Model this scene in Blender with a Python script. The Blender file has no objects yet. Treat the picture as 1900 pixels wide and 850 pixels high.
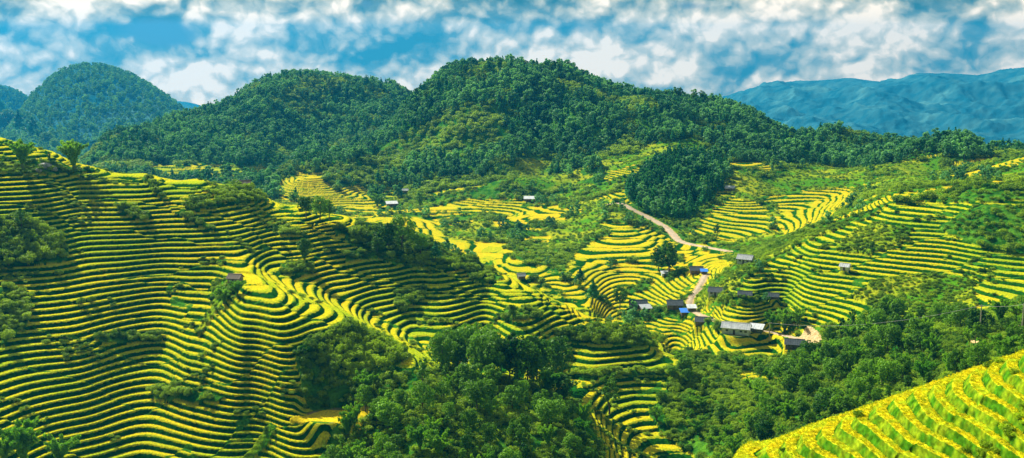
import bpy, math, random, time
import numpy as np
from mathutils import Vector
T0 = time.time()
rng = np.random.default_rng(11)
random.seed(5)
W0, H0 = 1900.0, 850.0
HFOV = math.radians(50.0)
F = (W0 / 2) / math.tan(HFOV / 2)
HORIZON = 90.0
PITCH = math.atan((H0 / 2 - HORIZON) / F)
CP, SP = math.cos(PITCH), math.sin(PITCH)
AZ_MAX = math.radians(31.0)
D_MIN, D_SPLIT, D_MAX = 45.0, 1680.0, 8900.0
SUN_AZ = math.radians(-40.0)      # from straight ahead, towards the left
SUN_EL = math.radians(39.0)

scene = bpy.context.scene
COL = scene.collection

# ---------------------------------------------------------------- projection
def dir_of(px, py):
    px = np.asarray(px, float); py = np.asarray(py, float)
    x = (px - W0 / 2) / F; y = (H0 / 2 - py) / F
    dx = x; dy = y * SP + CP; dz = y * CP - SP
    return np.arctan2(dx, dy), dz / np.hypot(dx, dy)

def to_px(az, s):
    dx = np.sin(az); dy = np.cos(az); dz = s
    f = dy * CP - dz * SP; u = dy * SP + dz * CP
    return W0 / 2 + F * dx / f, H0 / 2 - F * u / f

# ---------------------------------------------------------------- noise
_PERM = rng.permutation(4096)
_GR = rng.random(4096) * 2 * np.pi
_GC, _GS = np.cos(_GR), np.sin(_GR)
def _h(i, j): return _PERM[(_PERM[i & 4095] + j) & 4095]
def pnoise(x, y):
    x = np.asarray(x, float); y = np.asarray(y, float)
    i = np.floor(x).astype(np.int64); j = np.floor(y).astype(np.int64)
    fx = x - i; fy = y - j
    u = fx * fx * fx * (fx * (fx * 6 - 15) + 10); v = fy * fy * fy * (fy * (fy * 6 - 15) + 10)
    def g(a, b, p, q):
        k = _h(a, b); return _GC[k] * p + _GS[k] * q
    n0 = g(i, j, fx, fy) * (1 - u) + g(i + 1, j, fx - 1, fy) * u
    n1 = g(i, j + 1, fx, fy - 1) * (1 - u) + g(i + 1, j + 1, fx - 1, fy - 1) * u
    return (n0 * (1 - v) + n1 * v) * 1.5
def fbm(x, y, o=4, gain=.5):
    a = 1.0; t = 0; f = 1.0
    for k in range(o):
        t = t + a * pnoise(x * f + 17.3 * k, y * f - 9.1 * k); a *= gain; f *= 2.03
    return t
def rnd2(i, j, k=0):
    return _h(_h(np.asarray(i, np.int64), np.asarray(j, np.int64)), k * 7 + 3) / 4096.0
def worley(x, y):
    i0 = np.floor(x).astype(np.int64); j0 = np.floor(y).astype(np.int64)
    d1 = np.full(x.shape, 9.); d2 = np.full(x.shape, 9.); ci = np.zeros(x.shape, np.int64); cj = ci.copy()
    for a in (-1, 0, 1):
        for b in (-1, 0, 1):
            i = i0 + a; j = j0 + b
            d = np.hypot(i + .1 + .8 * rnd2(i, j, 1) - x, j + .1 + .8 * rnd2(i, j, 2) - y)
            m = d < d1
            d2 = np.where(m, d1, np.minimum(d2, d)); ci = np.where(m, i, ci); cj = np.where(m, j, cj); d1 = np.where(m, d, d1)
    return d1, d2, ci, cj
def sstep(a, b, x):
    t = np.clip((x - a) / (b - a), 0, 1); return t * t * (3 - 2 * t)

# ---------------------------------------------------------------- control points (where the ground stands)
CT = []
def P(px, py, D): CT.append((px, py, D))
def sl(py): return (py - HORIZON) / F
# left terraced hill: slope of about 24 degrees facing the viewer
SIL = [(-150, 232), (0, 248), (100, 275), (170, 303), (270, 316), (370, 326), (460, 338), (560, 378), (640, 398), (720, 415), (800, 450),
       (870, 480), (930, 500), (1000, 532), (1050, 558), (1120, 587), (1160, 603), (1200, 632), (1250, 662)]
def KH(px): return 263 + 27 * sstep(350, 950, px) + 2 * np.sin(px / 190.)
for px, py in SIL:
    D = KH(px) / (.45 + sl(py))
    P(px, py, D); P(px, py + 34 + (18 if px < 500 else 0), D * 1.13)
for px in (-150, 0, 150, 300):
    for py in (360, 450, 550, 650, 750, 850, 1000):
        P(px, py, KH(px) * (1 + .008 * math.sin(px * .02 + py * .013)) / (.45 + sl(py)))
for px, py in ((450, 400), (600, 450), (480, 460), (720, 500), (600, 520), (900, 560), (900, 640), (1050, 620), (1050, 680), (1200, 700), (780, 560), (1150, 650),
               (700, 580), (760, 610)):
    P(px, py, KH(px) / (.45 + sl(py)))
# the knoll
for px, py, K in ((465, 521, 245), (440, 556, 244), (540, 553, 243), (500, 585, 237), (520, 625, 236), (450, 610, 240), (590, 573, 243), (640, 593, 242), (600, 612, 239),
                  (700, 628, 242), (765, 662, 242), (650, 645, 242), (670, 700, 245), (560, 640, 238), (450, 665, 245), (460, 720, 251), (600, 720, 246), (500, 850, 254),
                  (450, 1000, 257), (600, 780, 246), (640, 760, 243), (402, 530, 261), (378, 590, 259), (345, 650, 257), (500, 503, 270), (560, 522, 270), (680, 588, 276),
                  (790, 640, 276), (720, 600, 277), (620, 554, 274)):
    P(px, py, K / (.45 + sl(py)))
# bottom dark spur and gully terraces
P(700, 725, 322); P(820, 700, 330); P(900, 705, 338); P(1000, 722, 340); P(1080, 765, 335); P(1130, 850, 318); P(700, 850, 290); P(900, 850, 285)
P(900, 780, 305); P(1000, 850, 292); P(900, 1000, 250); P(1150, 1000, 262)
P(840, 660, 374); P(860, 690, 364); P(1040, 720, 372); P(1130, 745, 372); P(1200, 790, 362); P(1280, 850, 345); P(1180, 730, 380); P(1150, 800, 352)
# valley behind the left hill
for t in ((330, 322, 1000), (420, 330, 960), (520, 335, 930), (620, 352, 860), (640, 388, 780), (700, 400, 710), (760, 410, 680), (820, 432, 655), (900, 442, 640),
          (860, 458, 600), (950, 482, 560), (1000, 505, 535), (1050, 535, 510), (1100, 562, 490), (1180, 597, 468), (1230, 622, 458), (1250, 560, 500),
          (1250, 500, 560), (1200, 450, 620), (1150, 382, 705), (1180, 400, 690), (1300, 540, 505), (1300, 470, 600), (1380, 484, 570), (1330, 590, 468),
          (1440, 622, 455), (1500, 642, 432), (1450, 598, 472), (1380, 652, 432), (1325, 655, 431), (1340, 626, 447), (1400, 626, 447), (1430, 655, 430), (1270, 650, 430), (1475, 658, 427), (1350, 685, 405),
          (1420, 702, 395), (1300, 720, 385), (1330, 780, 360), (1330, 850, 335), (1230, 760, 372), (1400, 800, 335), (1350, 1000, 280), (1100, 480, 580),
          (1000, 450, 640), (1060, 420, 680), (1000, 400, 710)): P(*t)
# right wooded slope
for t in ((1480, 690, 380), (1500, 760, 330), (1430, 850, 300), (1600, 610, 420), (1600, 700, 350), (1600, 760, 305), (1700, 600, 412), (1700, 650, 375), (1700, 710, 335),
          (1800, 605, 390), (1800, 660, 340), (1900, 602, 375), (1900, 640, 335), (2060, 600, 360), (2060, 650, 320)): P(*t)
# foreground terraced spur, bottom right
FSX = (1330, 1400, 1480, 1560, 1640, 1700, 1800, 1900, 2000, 2120); FSY = (885, 850, 808, 772, 748, 727, 692, 658, 625, 590)
def fs_z(px): return -31.3 + .018 * (px - 1700)
for px in range(1340, 2140, 50):
    py = float(np.interp(px, FSX, FSY))
    for dy in (0, 55, 120, 200):
        P(px, py + dy, -fs_z(px - 1.25 * dy) / sl(py + dy) * (1 if dy else 1.01))
    P(px, py + 25, 118); P(px, py + 80, 132); P(px, py + 150, 168 if px > 1500 else 185); P(px, py + 110, 232)
    P(px, 1400, 48)
for px in (-200, 200, 600, 1000, 1250):
    P(px, 1900, 60); P(px, 1750, 120); P(px, 1300, 200); P(px, 1120, 240)
# right terraced hill
for px, py, K in ((1480, 582, 311), (1560, 582, 308), (1650, 578, 305), (1750, 572, 303), (1850, 562, 300), (1960, 552, 300), (1520, 542, 312), (1600, 512, 311),
          (1700, 500, 310), (1800, 500, 309), (1900, 500, 309), (2060, 500, 306), (1650, 462, 312), (1750, 440, 312), (1850, 450, 309), (1830, 392, 306), (1900, 390, 308),
          (2060, 380, 310), (1700, 412, 313), (1760, 390, 314), (1400, 540, 315), (1450, 502, 316), (1350, 535, 318), (1500, 462, 316), (1570, 436, 317), (1640, 402, 317),
          (1650, 380, 317), (1750, 374, 316), (1400, 515, 318)):
    P(px, py, K / (.45 + sl(py)))
for t in ((1500, 425, 610), (1440, 448, 615), (1550, 395, 630), (1600, 362, 690), (1700, 342, 700),
          (1800, 335, 690), (1900, 335, 670), (1650, 312, 800), (1750, 292, 840), (1850, 302, 760), (1900, 280, 780), (2060, 268, 780)): P(*t)
RID = [(1455, 252), (1530, 252), (1620, 257), (1700, 268), (1780, 280), (1830, 292)]
for (px, py), D in zip(RID, (1000, 1000, 980, 950, 905, 875)): P(px, py, D); P(px, py + 30, D * 1.18)
P(1950, 320, 950); P(2060, 310, 950)
for t in ((1280, 440, 662), (1430, 422, 662), (1300, 392, 710), (1380, 367, 735), (1430, 382, 722), (1480, 362, 750), (1580, 350, 762), (1480, 322, 822),
          (1580, 312, 842), (1250, 382, 730), (1180, 372, 742), (1250, 292, 842), (1330, 272, 880), (1400, 292, 862)): P(*t)
# wooded mountain
for t in ((980, 372, 760), (850, 402, 722), (800, 382, 762), (880, 332, 842), (750, 342, 882), (1050, 332, 832), (1150, 322, 822), (1000, 262, 922), (1150, 252, 932),
          (880, 252, 942), (740, 300, 930), (650, 330, 902), (820, 215, 1000), (1300, 225, 960)): P(*t)
MT = [(755, 182), (785, 172), (820, 148), (850, 134), (900, 124), (960, 128), (1000, 133), (1060, 142), (1100, 155), (1180, 177), (1250, 182), (1320, 182), (1400, 215), (1450, 250)]
for px, py in MT: P(px, py + 5, 1055); P(px, py + 60, 1055 * 1.2)
for t in ((730, 240, 1035), (670, 275, 1015), (610, 298, 985), (555, 318, 950), (510, 345, 900)):
    P(*t); P(t[0] - 10, t[1] + 28, t[2] * 1.12)
ML = [(560, 150), (480, 160), (520, 152), (600, 156), (640, 157), (700, 162), (745, 167), (400, 200), (340, 216), (300, 230), (240, 244), (205, 250), (180, 275)]
for px, py in ML:
    D = 1400 - 120 * float(sstep(420, 180, px)); P(px, py, D); P(px, py + 55, D * 1.13)
for t in ((165, 318, 1150), (60, 330, 1150), (-150, 330, 1150), (300, 308, 1080), (400, 306, 1080), (500, 302, 1080), (400, 250, 1225), (550, 225, 1280), (650, 225, 1262),
          (720, 230, 1250), (300, 272, 1180)): P(*t)
for t in ((20, 215), (45, 190), (95, 156), (150, 142), (190, 137), (230, 145), (275, 163), (325, 196), (365, 228), (400, 262)): P(t[0], t[1], 3300)
for px in (50, 150, 250, 340): P(px, 265, 2500); P(px, 300, 3900)
for t in ((-200, 125), (-100, 128), (0, 146), (40, 164), (65, 190)): P(t[0], t[1], 4300)
P(-100, 270, 3200); P(0, 270, 3200); P(-100, 280, 5200)
P(330, 186, 8000); P(295, 195, 8000); P(370, 192, 8000); P(330, 240, 6500)
RR = [(1310, 195), (1340, 180), (1400, 170), (1480, 151), (1530, 150), (1580, 141), (1640, 153), (1700, 145), (1760, 141), (1830, 144), (1900, 132), (2060, 130)]
for px, py in RR: P(px, py, 8000)
for px in (1350, 1500, 1700, 1900, 2060): P(px, 290, 3900); P(px, 228, 5600)
for px in (450, 600, 800, 1000, 1200): P(px, 230, 8000); P(px, 290, 4000)
for px in (-200, 100, 400, 700, 1000, 1300, 1600, 1900, 2080): P(px, 240, 9500); P(px, 330 if px < 1300 else 300, 1700)

CTA = np.array(CT, float)
caz, cs = dir_of(CTA[:, 0], CTA[:, 1])
KV = 14.0
cu = np.degrees(caz); cv = KV * np.log(CTA[:, 2])
def tps(r2): return .5 * r2 * np.log(r2 + 1e-9)
n = len(cu)
A = tps((cu[:, None] - cu) ** 2 + (cv[:, None] - cv) ** 2)
A[np.arange(n), np.arange(n)] += 0.6
Pm = np.c_[np.ones(n), cu, cv]
M = np.zeros((n + 3, n + 3)); M[:n, :n] = A; M[:n, n:] = Pm; M[n:, :n] = Pm.T
sol = np.linalg.solve(M, np.r_[cs, 0, 0, 0])
NU, NV = 620, 1300
GU = np.degrees(np.linspace(-AZ_MAX, AZ_MAX, NU)); LV0, LV1 = math.log(D_MIN * .98), math.log(D_MAX * 1.01)
GV = np.linspace(LV0, LV1, NV)
GS = np.zeros((NU, NV), np.float64)
vv = KV * GV; cuf = cu; cvf = cv; wf = sol[:n]
dv2 = (vv[:, None] - cvf) ** 2
for i in range(NU):
    r2 = dv2 + (GU[i] - cuf) ** 2 + 1e-9
    GS[i] = (.5 * r2 * np.log(r2)) @ wf
GS += sol[n] + sol[n + 1] * GU[:, None] + sol[n + 2] * (KV * GV)[None, :]

def base_slope(az, D):
    u = (np.degrees(az) - GU[0]) / (GU[1] - GU[0]); v = (np.log(D) - LV0) / (GV[1] - GV[0])
    u = np.clip(u, 0, NU - 1.001); v = np.clip(v, 0, NV - 1.001)
    i = u.astype(int); j = v.astype(int); a = u - i; b = v - j
    return (GS[i, j] * (1 - a) * (1 - b) + GS[i + 1, j] * a * (1 - b) + GS[i, j + 1] * (1 - a) * b + GS[i + 1, j + 1] * a * b)

def base_z(az, D):
    """smooth ground: spline plus natural relief"""
    X = D * np.sin(az); Y = D * np.cos(az)
    z = base_slope(az, D) * D
    m1 = sstep(620, 950, D)
    z = z + m1 * (1 - sstep(1500, 2000, D)) * ((15 - 6 * sstep(950, 1060, D)) * fbm(X / 170, Y / 170, 3) + 6 * fbm(X / 60 + 5, Y / 60, 2))
    m0 = 1 - sstep(560, 760, D)
    z = z + m0 * sstep(150, 260, D) * ((.35 + .45 * sstep(-40, 60, X)) * fbm(X / 75, Y / 75, 2))
    z = z + (1 - sstep(140, 180, D)) * .25 * fbm(X / 14, Y / 14, 2)
    far = sstep(2000, 3000, D)
    if np.any(far > 0):
        rdg = 0; am = 1.0; f = 1 / 800.
        for k in range(6):
            rdg = rdg + am * (1 - np.abs(pnoise((X + .35 * Y) * f + 3.1 * k, (Y * .55 - .2 * X) * f + 7 * k)) * 2.2); am *= .5; f *= 2.1
        lim = 1 - .93 * sstep(7300, 8000, D) * (1 - sstep(8000, 8700, D))
        z = z + far * lim * (18 + 58 * sstep(3400, 6200, D)) * (rdg - 1.3)
    return z

def hit(px, py, dmin=60., dmax=9000.):
    """first visible ground point along a line of sight"""
    az, s = dir_of(px, py); az = float(az); s = float(s)
    D = np.exp(np.linspace(math.log(dmin), math.log(dmax), 6000))
    zz = base_z(np.full(D.shape, az), D)
    k = np.argmax(zz >= s * D)
    if not (zz[k] >= s * D[k]): k = -1
    d = D[k]
    return np.array([d * math.sin(az), d * math.cos(az), zz[k]])
def gz(x, y):
    az = np.arctan2(x, y); D = np.hypot(x, y); return base_z(az, D)
print('base', time.time() - T0)
# ---------------------------------------------------------------- ground cover zones (kept as patches of the real ground)
T, S, FO, PI_, ME, EA, YA, FL, TF = 1, 0, 2, 3, 4, 5, 6, 7, 8
ZONES = []
def Z(cls, d0, d1, *pts): ZONES.append((cls, d0, d1, np.array(pts, float)))
Z(ME, 900, 1150, (0, 0), (-1, 0), (0, -1))
Z(T, 240, 640, (-400, 200), *[(x, y - 6) for x, y in SIL], (1300, 690), (1300, 1200), (-400, 1200))
Z(S, 240, 640, (-400, 398), (40, 398), (90, 425), (132, 458), (115, 486), (-400, 500))
Z(S, 240, 640, (-400, 300), (60, 298), (150, 300), (178, 312), (150, 324), (60, 320), (-400, 322))
Z(S, 240, 640, (330, 362), (400, 352), (450, 336), (520, 352), (500, 372), (420, 376), (350, 392))
Z(S, 240, 640, (212, 374), (250, 382), (285, 398), (265, 408), (225, 390))
Z(S, 240, 640, (265, 330), (276, 330), (330, 382), (400, 425), (392, 430), (318, 388))
Z(ME, 240, 640, (398, 520), (446, 512), (448, 528), (418, 560), (380, 606), (368, 622), (362, 615), (388, 570))
Z(S, 240, 640, (396, 530), (438, 522), (436, 542), (402, 560))
Z(S, 240, 380, (548, 655), (600, 618), (650, 600), (700, 622), (762, 655), (742, 676), (700, 700), (690, 732), (640, 744), (590, 748), (562, 722))
Z(S, 240, 640, (640, 428), (700, 420), (760, 425), (850, 470), (935, 515), (900, 524), (820, 500), (730, 488), (690, 470), (640, 445))
Z(S, 240, 640, (520, 425), (620, 408), (690, 420), (680, 436), (600, 432), (520, 436))
Z(S, 240, 640, (520, 490), (572, 488), (578, 508), (525, 508))
Z(S, 240, 640, (640, 470), (720, 465), (700, 480), (640, 484))
Z(S, 240, 640, (735, 545), (790, 530), (790, 552), (740, 575))
Z(S, 240, 640, (940, 575), (1000, 572), (1000, 590), (935, 592))
Z(S, 240, 640, (1030, 614), (1120, 604), (1200, 612), (1240, 640), (1190, 642), (1040, 634))
Z(S, 240, 640, (1040, 690), (1200, 684), (1260, 680), (1260, 694), (1100, 700))
Z(S, 240, 640, (280, 722), (330, 718), (420, 735), (400, 745), (290, 740))
Z(S, 240, 640, (170, 622), (300, 618), (300, 632), (190, 634))
Z(S, 240, 640, (0, 530), (60, 540), (50, 600), (0, 640))
Z(ME, 240, 640, (446, 850), (478, 815), (500, 785), (512, 790), (498, 822), (466, 850))
Z(FO, 240, 356, (560, 1200), (590, 850), (640, 788), (662, 740), (700, 704), (830, 684), (900, 700), (1030, 716), (1085, 762), (1120, 830), (1130, 1200))
Z(S, 240, 420, (1205, 768), (1240, 712), (1262, 668), (1300, 655), (1390, 662), (1450, 690), (1420, 745), (1390, 780), (1400, 1200), (1290, 1200), (1290, 850), (1222, 795))
Z(FO, 230, 470, (1300, 1200), (1318, 850), (1388, 772), (1460, 690), (1510, 640), (1560, 592), (1640, 584), (1770, 596), (1850, 570), (2400, 560), (2400, 1300))
Z(T, 425, 620, (1338, 545), (1400, 505), (1480, 455), (1530, 430), (1620, 398), (1645, 376), (2400, 360), (2400, 565), (1850, 575), (1770, 582), (1640, 588), (1560, 600), (1490, 614), (1470, 590), (1490, 574), (1440, 560))
Z(ME, 425, 620, (1570, 440), (1625, 408), (1690, 425), (1680, 445), (1610, 472), (1550, 462))
Z(ME, 425, 620, (1580, 545), (1640, 512), (1720, 508), (1800, 512), (1812, 560), (1800, 600), (1560, 600), (1640, 585))
Z(S, 425, 620, (1745, 425), (1780, 395), (1830, 378), (2400, 390), (2400, 470), (1880, 470), (1800, 450))
Z(TF, 600, 820, (1268, 440), (1300, 405), (1350, 367), (1400, 364), (1436, 395), (1420, 428), (1340, 443))
Z(TF, 600, 850, (1436, 375), (1490, 352), (1592, 346), (1590, 372), (1530, 398), (1450, 400))
Z(ME, 600, 900, (1458, 312), (1520, 306), (1610, 315), (1604, 346), (1500, 350), (1462, 340))
Z(TF, 500, 700, (1268, 460), (1345, 465), (1335, 488), (1270, 486))
Z(PI_, 600, 930, (1158, 352), (1200, 322), (1240, 296), (1300, 292), (1346, 305), (1346, 350), (1290, 395), (1260, 408), (1168, 392))
Z(TF, 405, 490, (1160, 584), (1240, 576), (1262, 586), (1295, 606), (1340, 618), (1440, 624), (1485, 652), (1440, 662), (1262, 652), (1205, 606))
Z(TF, 405, 500, (1300, 566), (1380, 566), (1442, 578), (1442, 602), (1350, 596))
Z(TF, 370, 420, (1372, 688), (1462, 690), (1430, 712), (1372, 706))
Z(TF, 440, 640, (1040, 504), (1130, 474), (1210, 455), (1248, 470), (1238, 520), (1262, 560), (1175, 576), (1100, 545))
Z(TF, 480, 700, (1060, 470), (1110, 436), (1200, 420), (1246, 446), (1215, 458), (1130, 478), (1050, 502))
Z(ME, 560, 760, (1010, 430), (1060, 415), (1120, 420), (1100, 440), (1040, 458))
Z(TF, 580, 760, (1436, 402), (1560, 392), (1530, 412), (1470, 440), (1432, 436))
Z(TF, 430, 560, (980, 505), (1040, 512), (1100, 548), (1160, 590), (1120, 586), (1050, 550))
Z(ME, 640, 900, (1600, 335), (1690, 318), (1800, 330), (1760, 350), (1640, 362))
Z(ME, 560, 760, (1360, 442), (1440, 432), (1500, 436), (1440, 470), (1390, 480))
Z(T, 760, 1000, (700, 352), (740, 342), (764, 362), (720, 372))
Z(ME, 640, 860, (1060, 372), (1130, 366), (1140, 385), (1080, 395))
Z(S, 440, 640, (1130, 490), (1180, 478), (1190, 500), (1140, 510))
Z(S, 440, 640, (1150, 536), (1200, 520), (1210, 536), (1160, 552))
Z(TF, 560, 1100, (505, 372), (545, 318), (600, 322), (690, 352), (696, 385), (650, 396), (560, 372))
Z(TF, 560, 900, (640, 398), (780, 402), (840, 440), (780, 442), (700, 420))
Z(TF, 540, 700, (770, 440), (860, 445), (960, 478), (1010, 520), (960, 515), (880, 478), (790, 452))
Z(TF, 560, 900, (925, 392), (960, 380), (1065, 384), (1052, 408), (940, 412))
Z(TF, 700, 900, (780, 418), (800, 388), (822, 384), (835, 402), (800, 424))
Z(ME, 560, 900, (835, 440), (890, 405), (912, 412), (880, 446))
Z(T, 950, 1250, (280, 306), (400, 304), (505, 310), (500, 332), (300, 332))
Z(ME, 700, 1000, (1110, 300), (1200, 272), (1290, 258), (1352, 300), (1300, 296), (1230, 292), (1130, 318))
Z(ME, 600, 1000, (950, 290), (1040, 300), (1010, 345), (960, 350))
Z(S, 700, 1100, (820, 205), (870, 190), (930, 212), (945, 262), (870, 292), (770, 290), (740, 330), (620, 350), (600, 320), (700, 290))
Z(ME, 560, 1000, (1440, 330), (1480, 322), (1460, 360), (1380, 370), (1350, 355))
Z(ME, 600, 1000, (1670, 300), (1740, 296), (1740, 316), (1680, 318))
Z(EA, 400, 470, (1480, 618), (1500, 606), (1520, 616), (1530, 636), (1490, 636))
Z(EA, 300, 440, (1798, 632), (1832, 632), (1834, 645), (1800, 648))
Z(EA, 300, 440, (1890, 590), (1960, 590), (1960, 622), (1885, 620))
Z(FL, 300, 420, (535, 778), (585, 752), (655, 742), (690, 756), (660, 806), (600, 806))
ZX0, ZX1, ZY0, ZY1, ZR = -400, 2400, 0, 1300, 2
ZW, ZH = (ZX1 - ZX0) // ZR, (ZY1 - ZY0) // ZR
def raster(poly):
    ys, xs = np.mgrid[0:ZH, 0:ZW]; X = ZX0 + (xs + .5) * ZR; Y = ZY0 + (ys + .5) * ZR
    ins = np.zeros((ZH, ZW), bool); n = len(poly)
    for k in range(n):
        x0, y0 = poly[k]; x1, y1 = poly[(k + 1) % n]
        if y0 == y1: continue
        ins ^= ((y0 > Y) != (y1 > Y)) & (X < (x1 - x0) * (Y - y0) / (y1 - y0) + x0)
    return ins
ZMAP = [(c, a, b, raster(p)) for c, a, b, p in ZONES[1:]]

def zone(az, D, zb):
    X = D * np.sin(az); Y = D * np.cos(az)
    px, py = to_px(az, zb / D)
    big = sstep(420, 620, D); wv = (5 + 9 * big) * fbm(X / (9 + 12 * big), Y / (9 + 12 * big), 3); px = px + wv; py = py + (3 + 2.5 * big) * fbm(X / (9 + 12 * big) + 40, Y / (9 + 12 * big), 3)
    i = np.clip(((py - ZY0) / ZR).astype(int), 0, ZH - 1); j = np.clip(((px - ZX0) / ZR).astype(int), 0, ZW - 1)
    Dw = D * (1 + .01 * fbm(X / 30, Y / 30, 2))
    cls = np.where(Dw > 865, FO, S)
    cls = np.where(D < 122, T, cls)
    for c, a, b, m in ZMAP:
        cls = np.where((D > a) & (D < b) & m[i, j], c, cls)
    auto = fbm(X / 62 + 3, Y / 44 + 8, 3) + .12
    mid = (cls == S) & (D > 432) & (D < 840) & ~((px > 1740) & (D < 560))
    cls = np.where(mid & (auto > .26), TF, cls); cls = np.where(mid & (auto < -.22), ME, cls)
    # strips of scrub where neighbouring terrace flights meet
    return cls

# roads and building sites, laid out on the real ground
def road_line(pts, d0=380):
    w = np.array([hit(x, y, d0) for x, y in pts])
    out = []
    for k in range(len(w) - 1):
        p0 = w[max(k - 1, 0)]; p1 = w[k]; p2 = w[k + 1]; p3 = w[min(k + 2, len(w) - 1)]
        for t in np.linspace(0, 1, 14, endpoint=False):
            out.append(.5 * ((2 * p1) + (p2 - p0) * t + (2 * p0 - 5 * p1 + 4 * p2 - p3) * t * t + (3 * p1 - p0 - 3 * p2 + p3) * t ** 3))
    out.append(w[-1]); out = np.array(out)
    z = out[:, 2].copy()
    for _ in range(30): z[1:-1] = (z[:-2] + z[2:] + 2 * z[1:-1]) / 4
    out[:, 2] = z
    return out
ROADS = [(road_line([(1128, 380), (1150, 377), (1172, 388), (1200, 402), (1232, 420), (1248, 434), (1262, 448), (1300, 457), (1352, 466)], 560), 2.1),
         (road_line([(1310, 508), (1303, 522), (1294, 538), (1283, 552), (1280, 566), (1290, 580), (1318, 592), (1350, 602), (1400, 610), (1440, 620), (1480, 628), (1512, 640)], 400), 1.3)]
PADS = []
def pad(px, py, r, d0=300, lift=0.):
    p = hit(px, py, d0); p[2] += lift; PADS.append((p[0], p[1], r, p[2])); return p

def near_road(X, Y):
    best = np.full(X.shape, 1e9); zr = np.zeros(X.shape); wr = np.ones(X.shape)
    for line, wd in ROADS:
        x0, y0 = line[:, 0].min() - 12, line[:, 1].min() - 12; x1, y1 = line[:, 0].max() + 12, line[:, 1].max() + 12
        m = (X > x0) & (X < x1) & (Y > y0) & (Y < y1)
        if not m.any(): continue
        xs, ys = X[m], Y[m]; b = np.full(xs.shape, 1e9); z = np.zeros(xs.shape)
        for k in range(len(line) - 1):
            a = line[k]; d = line[k + 1] - a; L = d[0] ** 2 + d[1] ** 2 + 1e-9
            t = np.clip(((xs - a[0]) * d[0] + (ys - a[1]) * d[1]) / L, 0, 1)
            q = np.hypot(xs - a[0] - t * d[0], ys - a[1] - t * d[1])
            c = q < b; b = np.where(c, q, b); z = np.where(c, a[2] + t * d[2], z)
        c = b < best[m]
        tmp = best[m]; tmp = np.where(c, b, tmp); best[m] = tmp
        tz = zr[m]; zr[m] = np.where(c, z, tz); tw = wr[m]; wr[m] = np.where(c, wd, tw)
    return best, zr, wr

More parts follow.
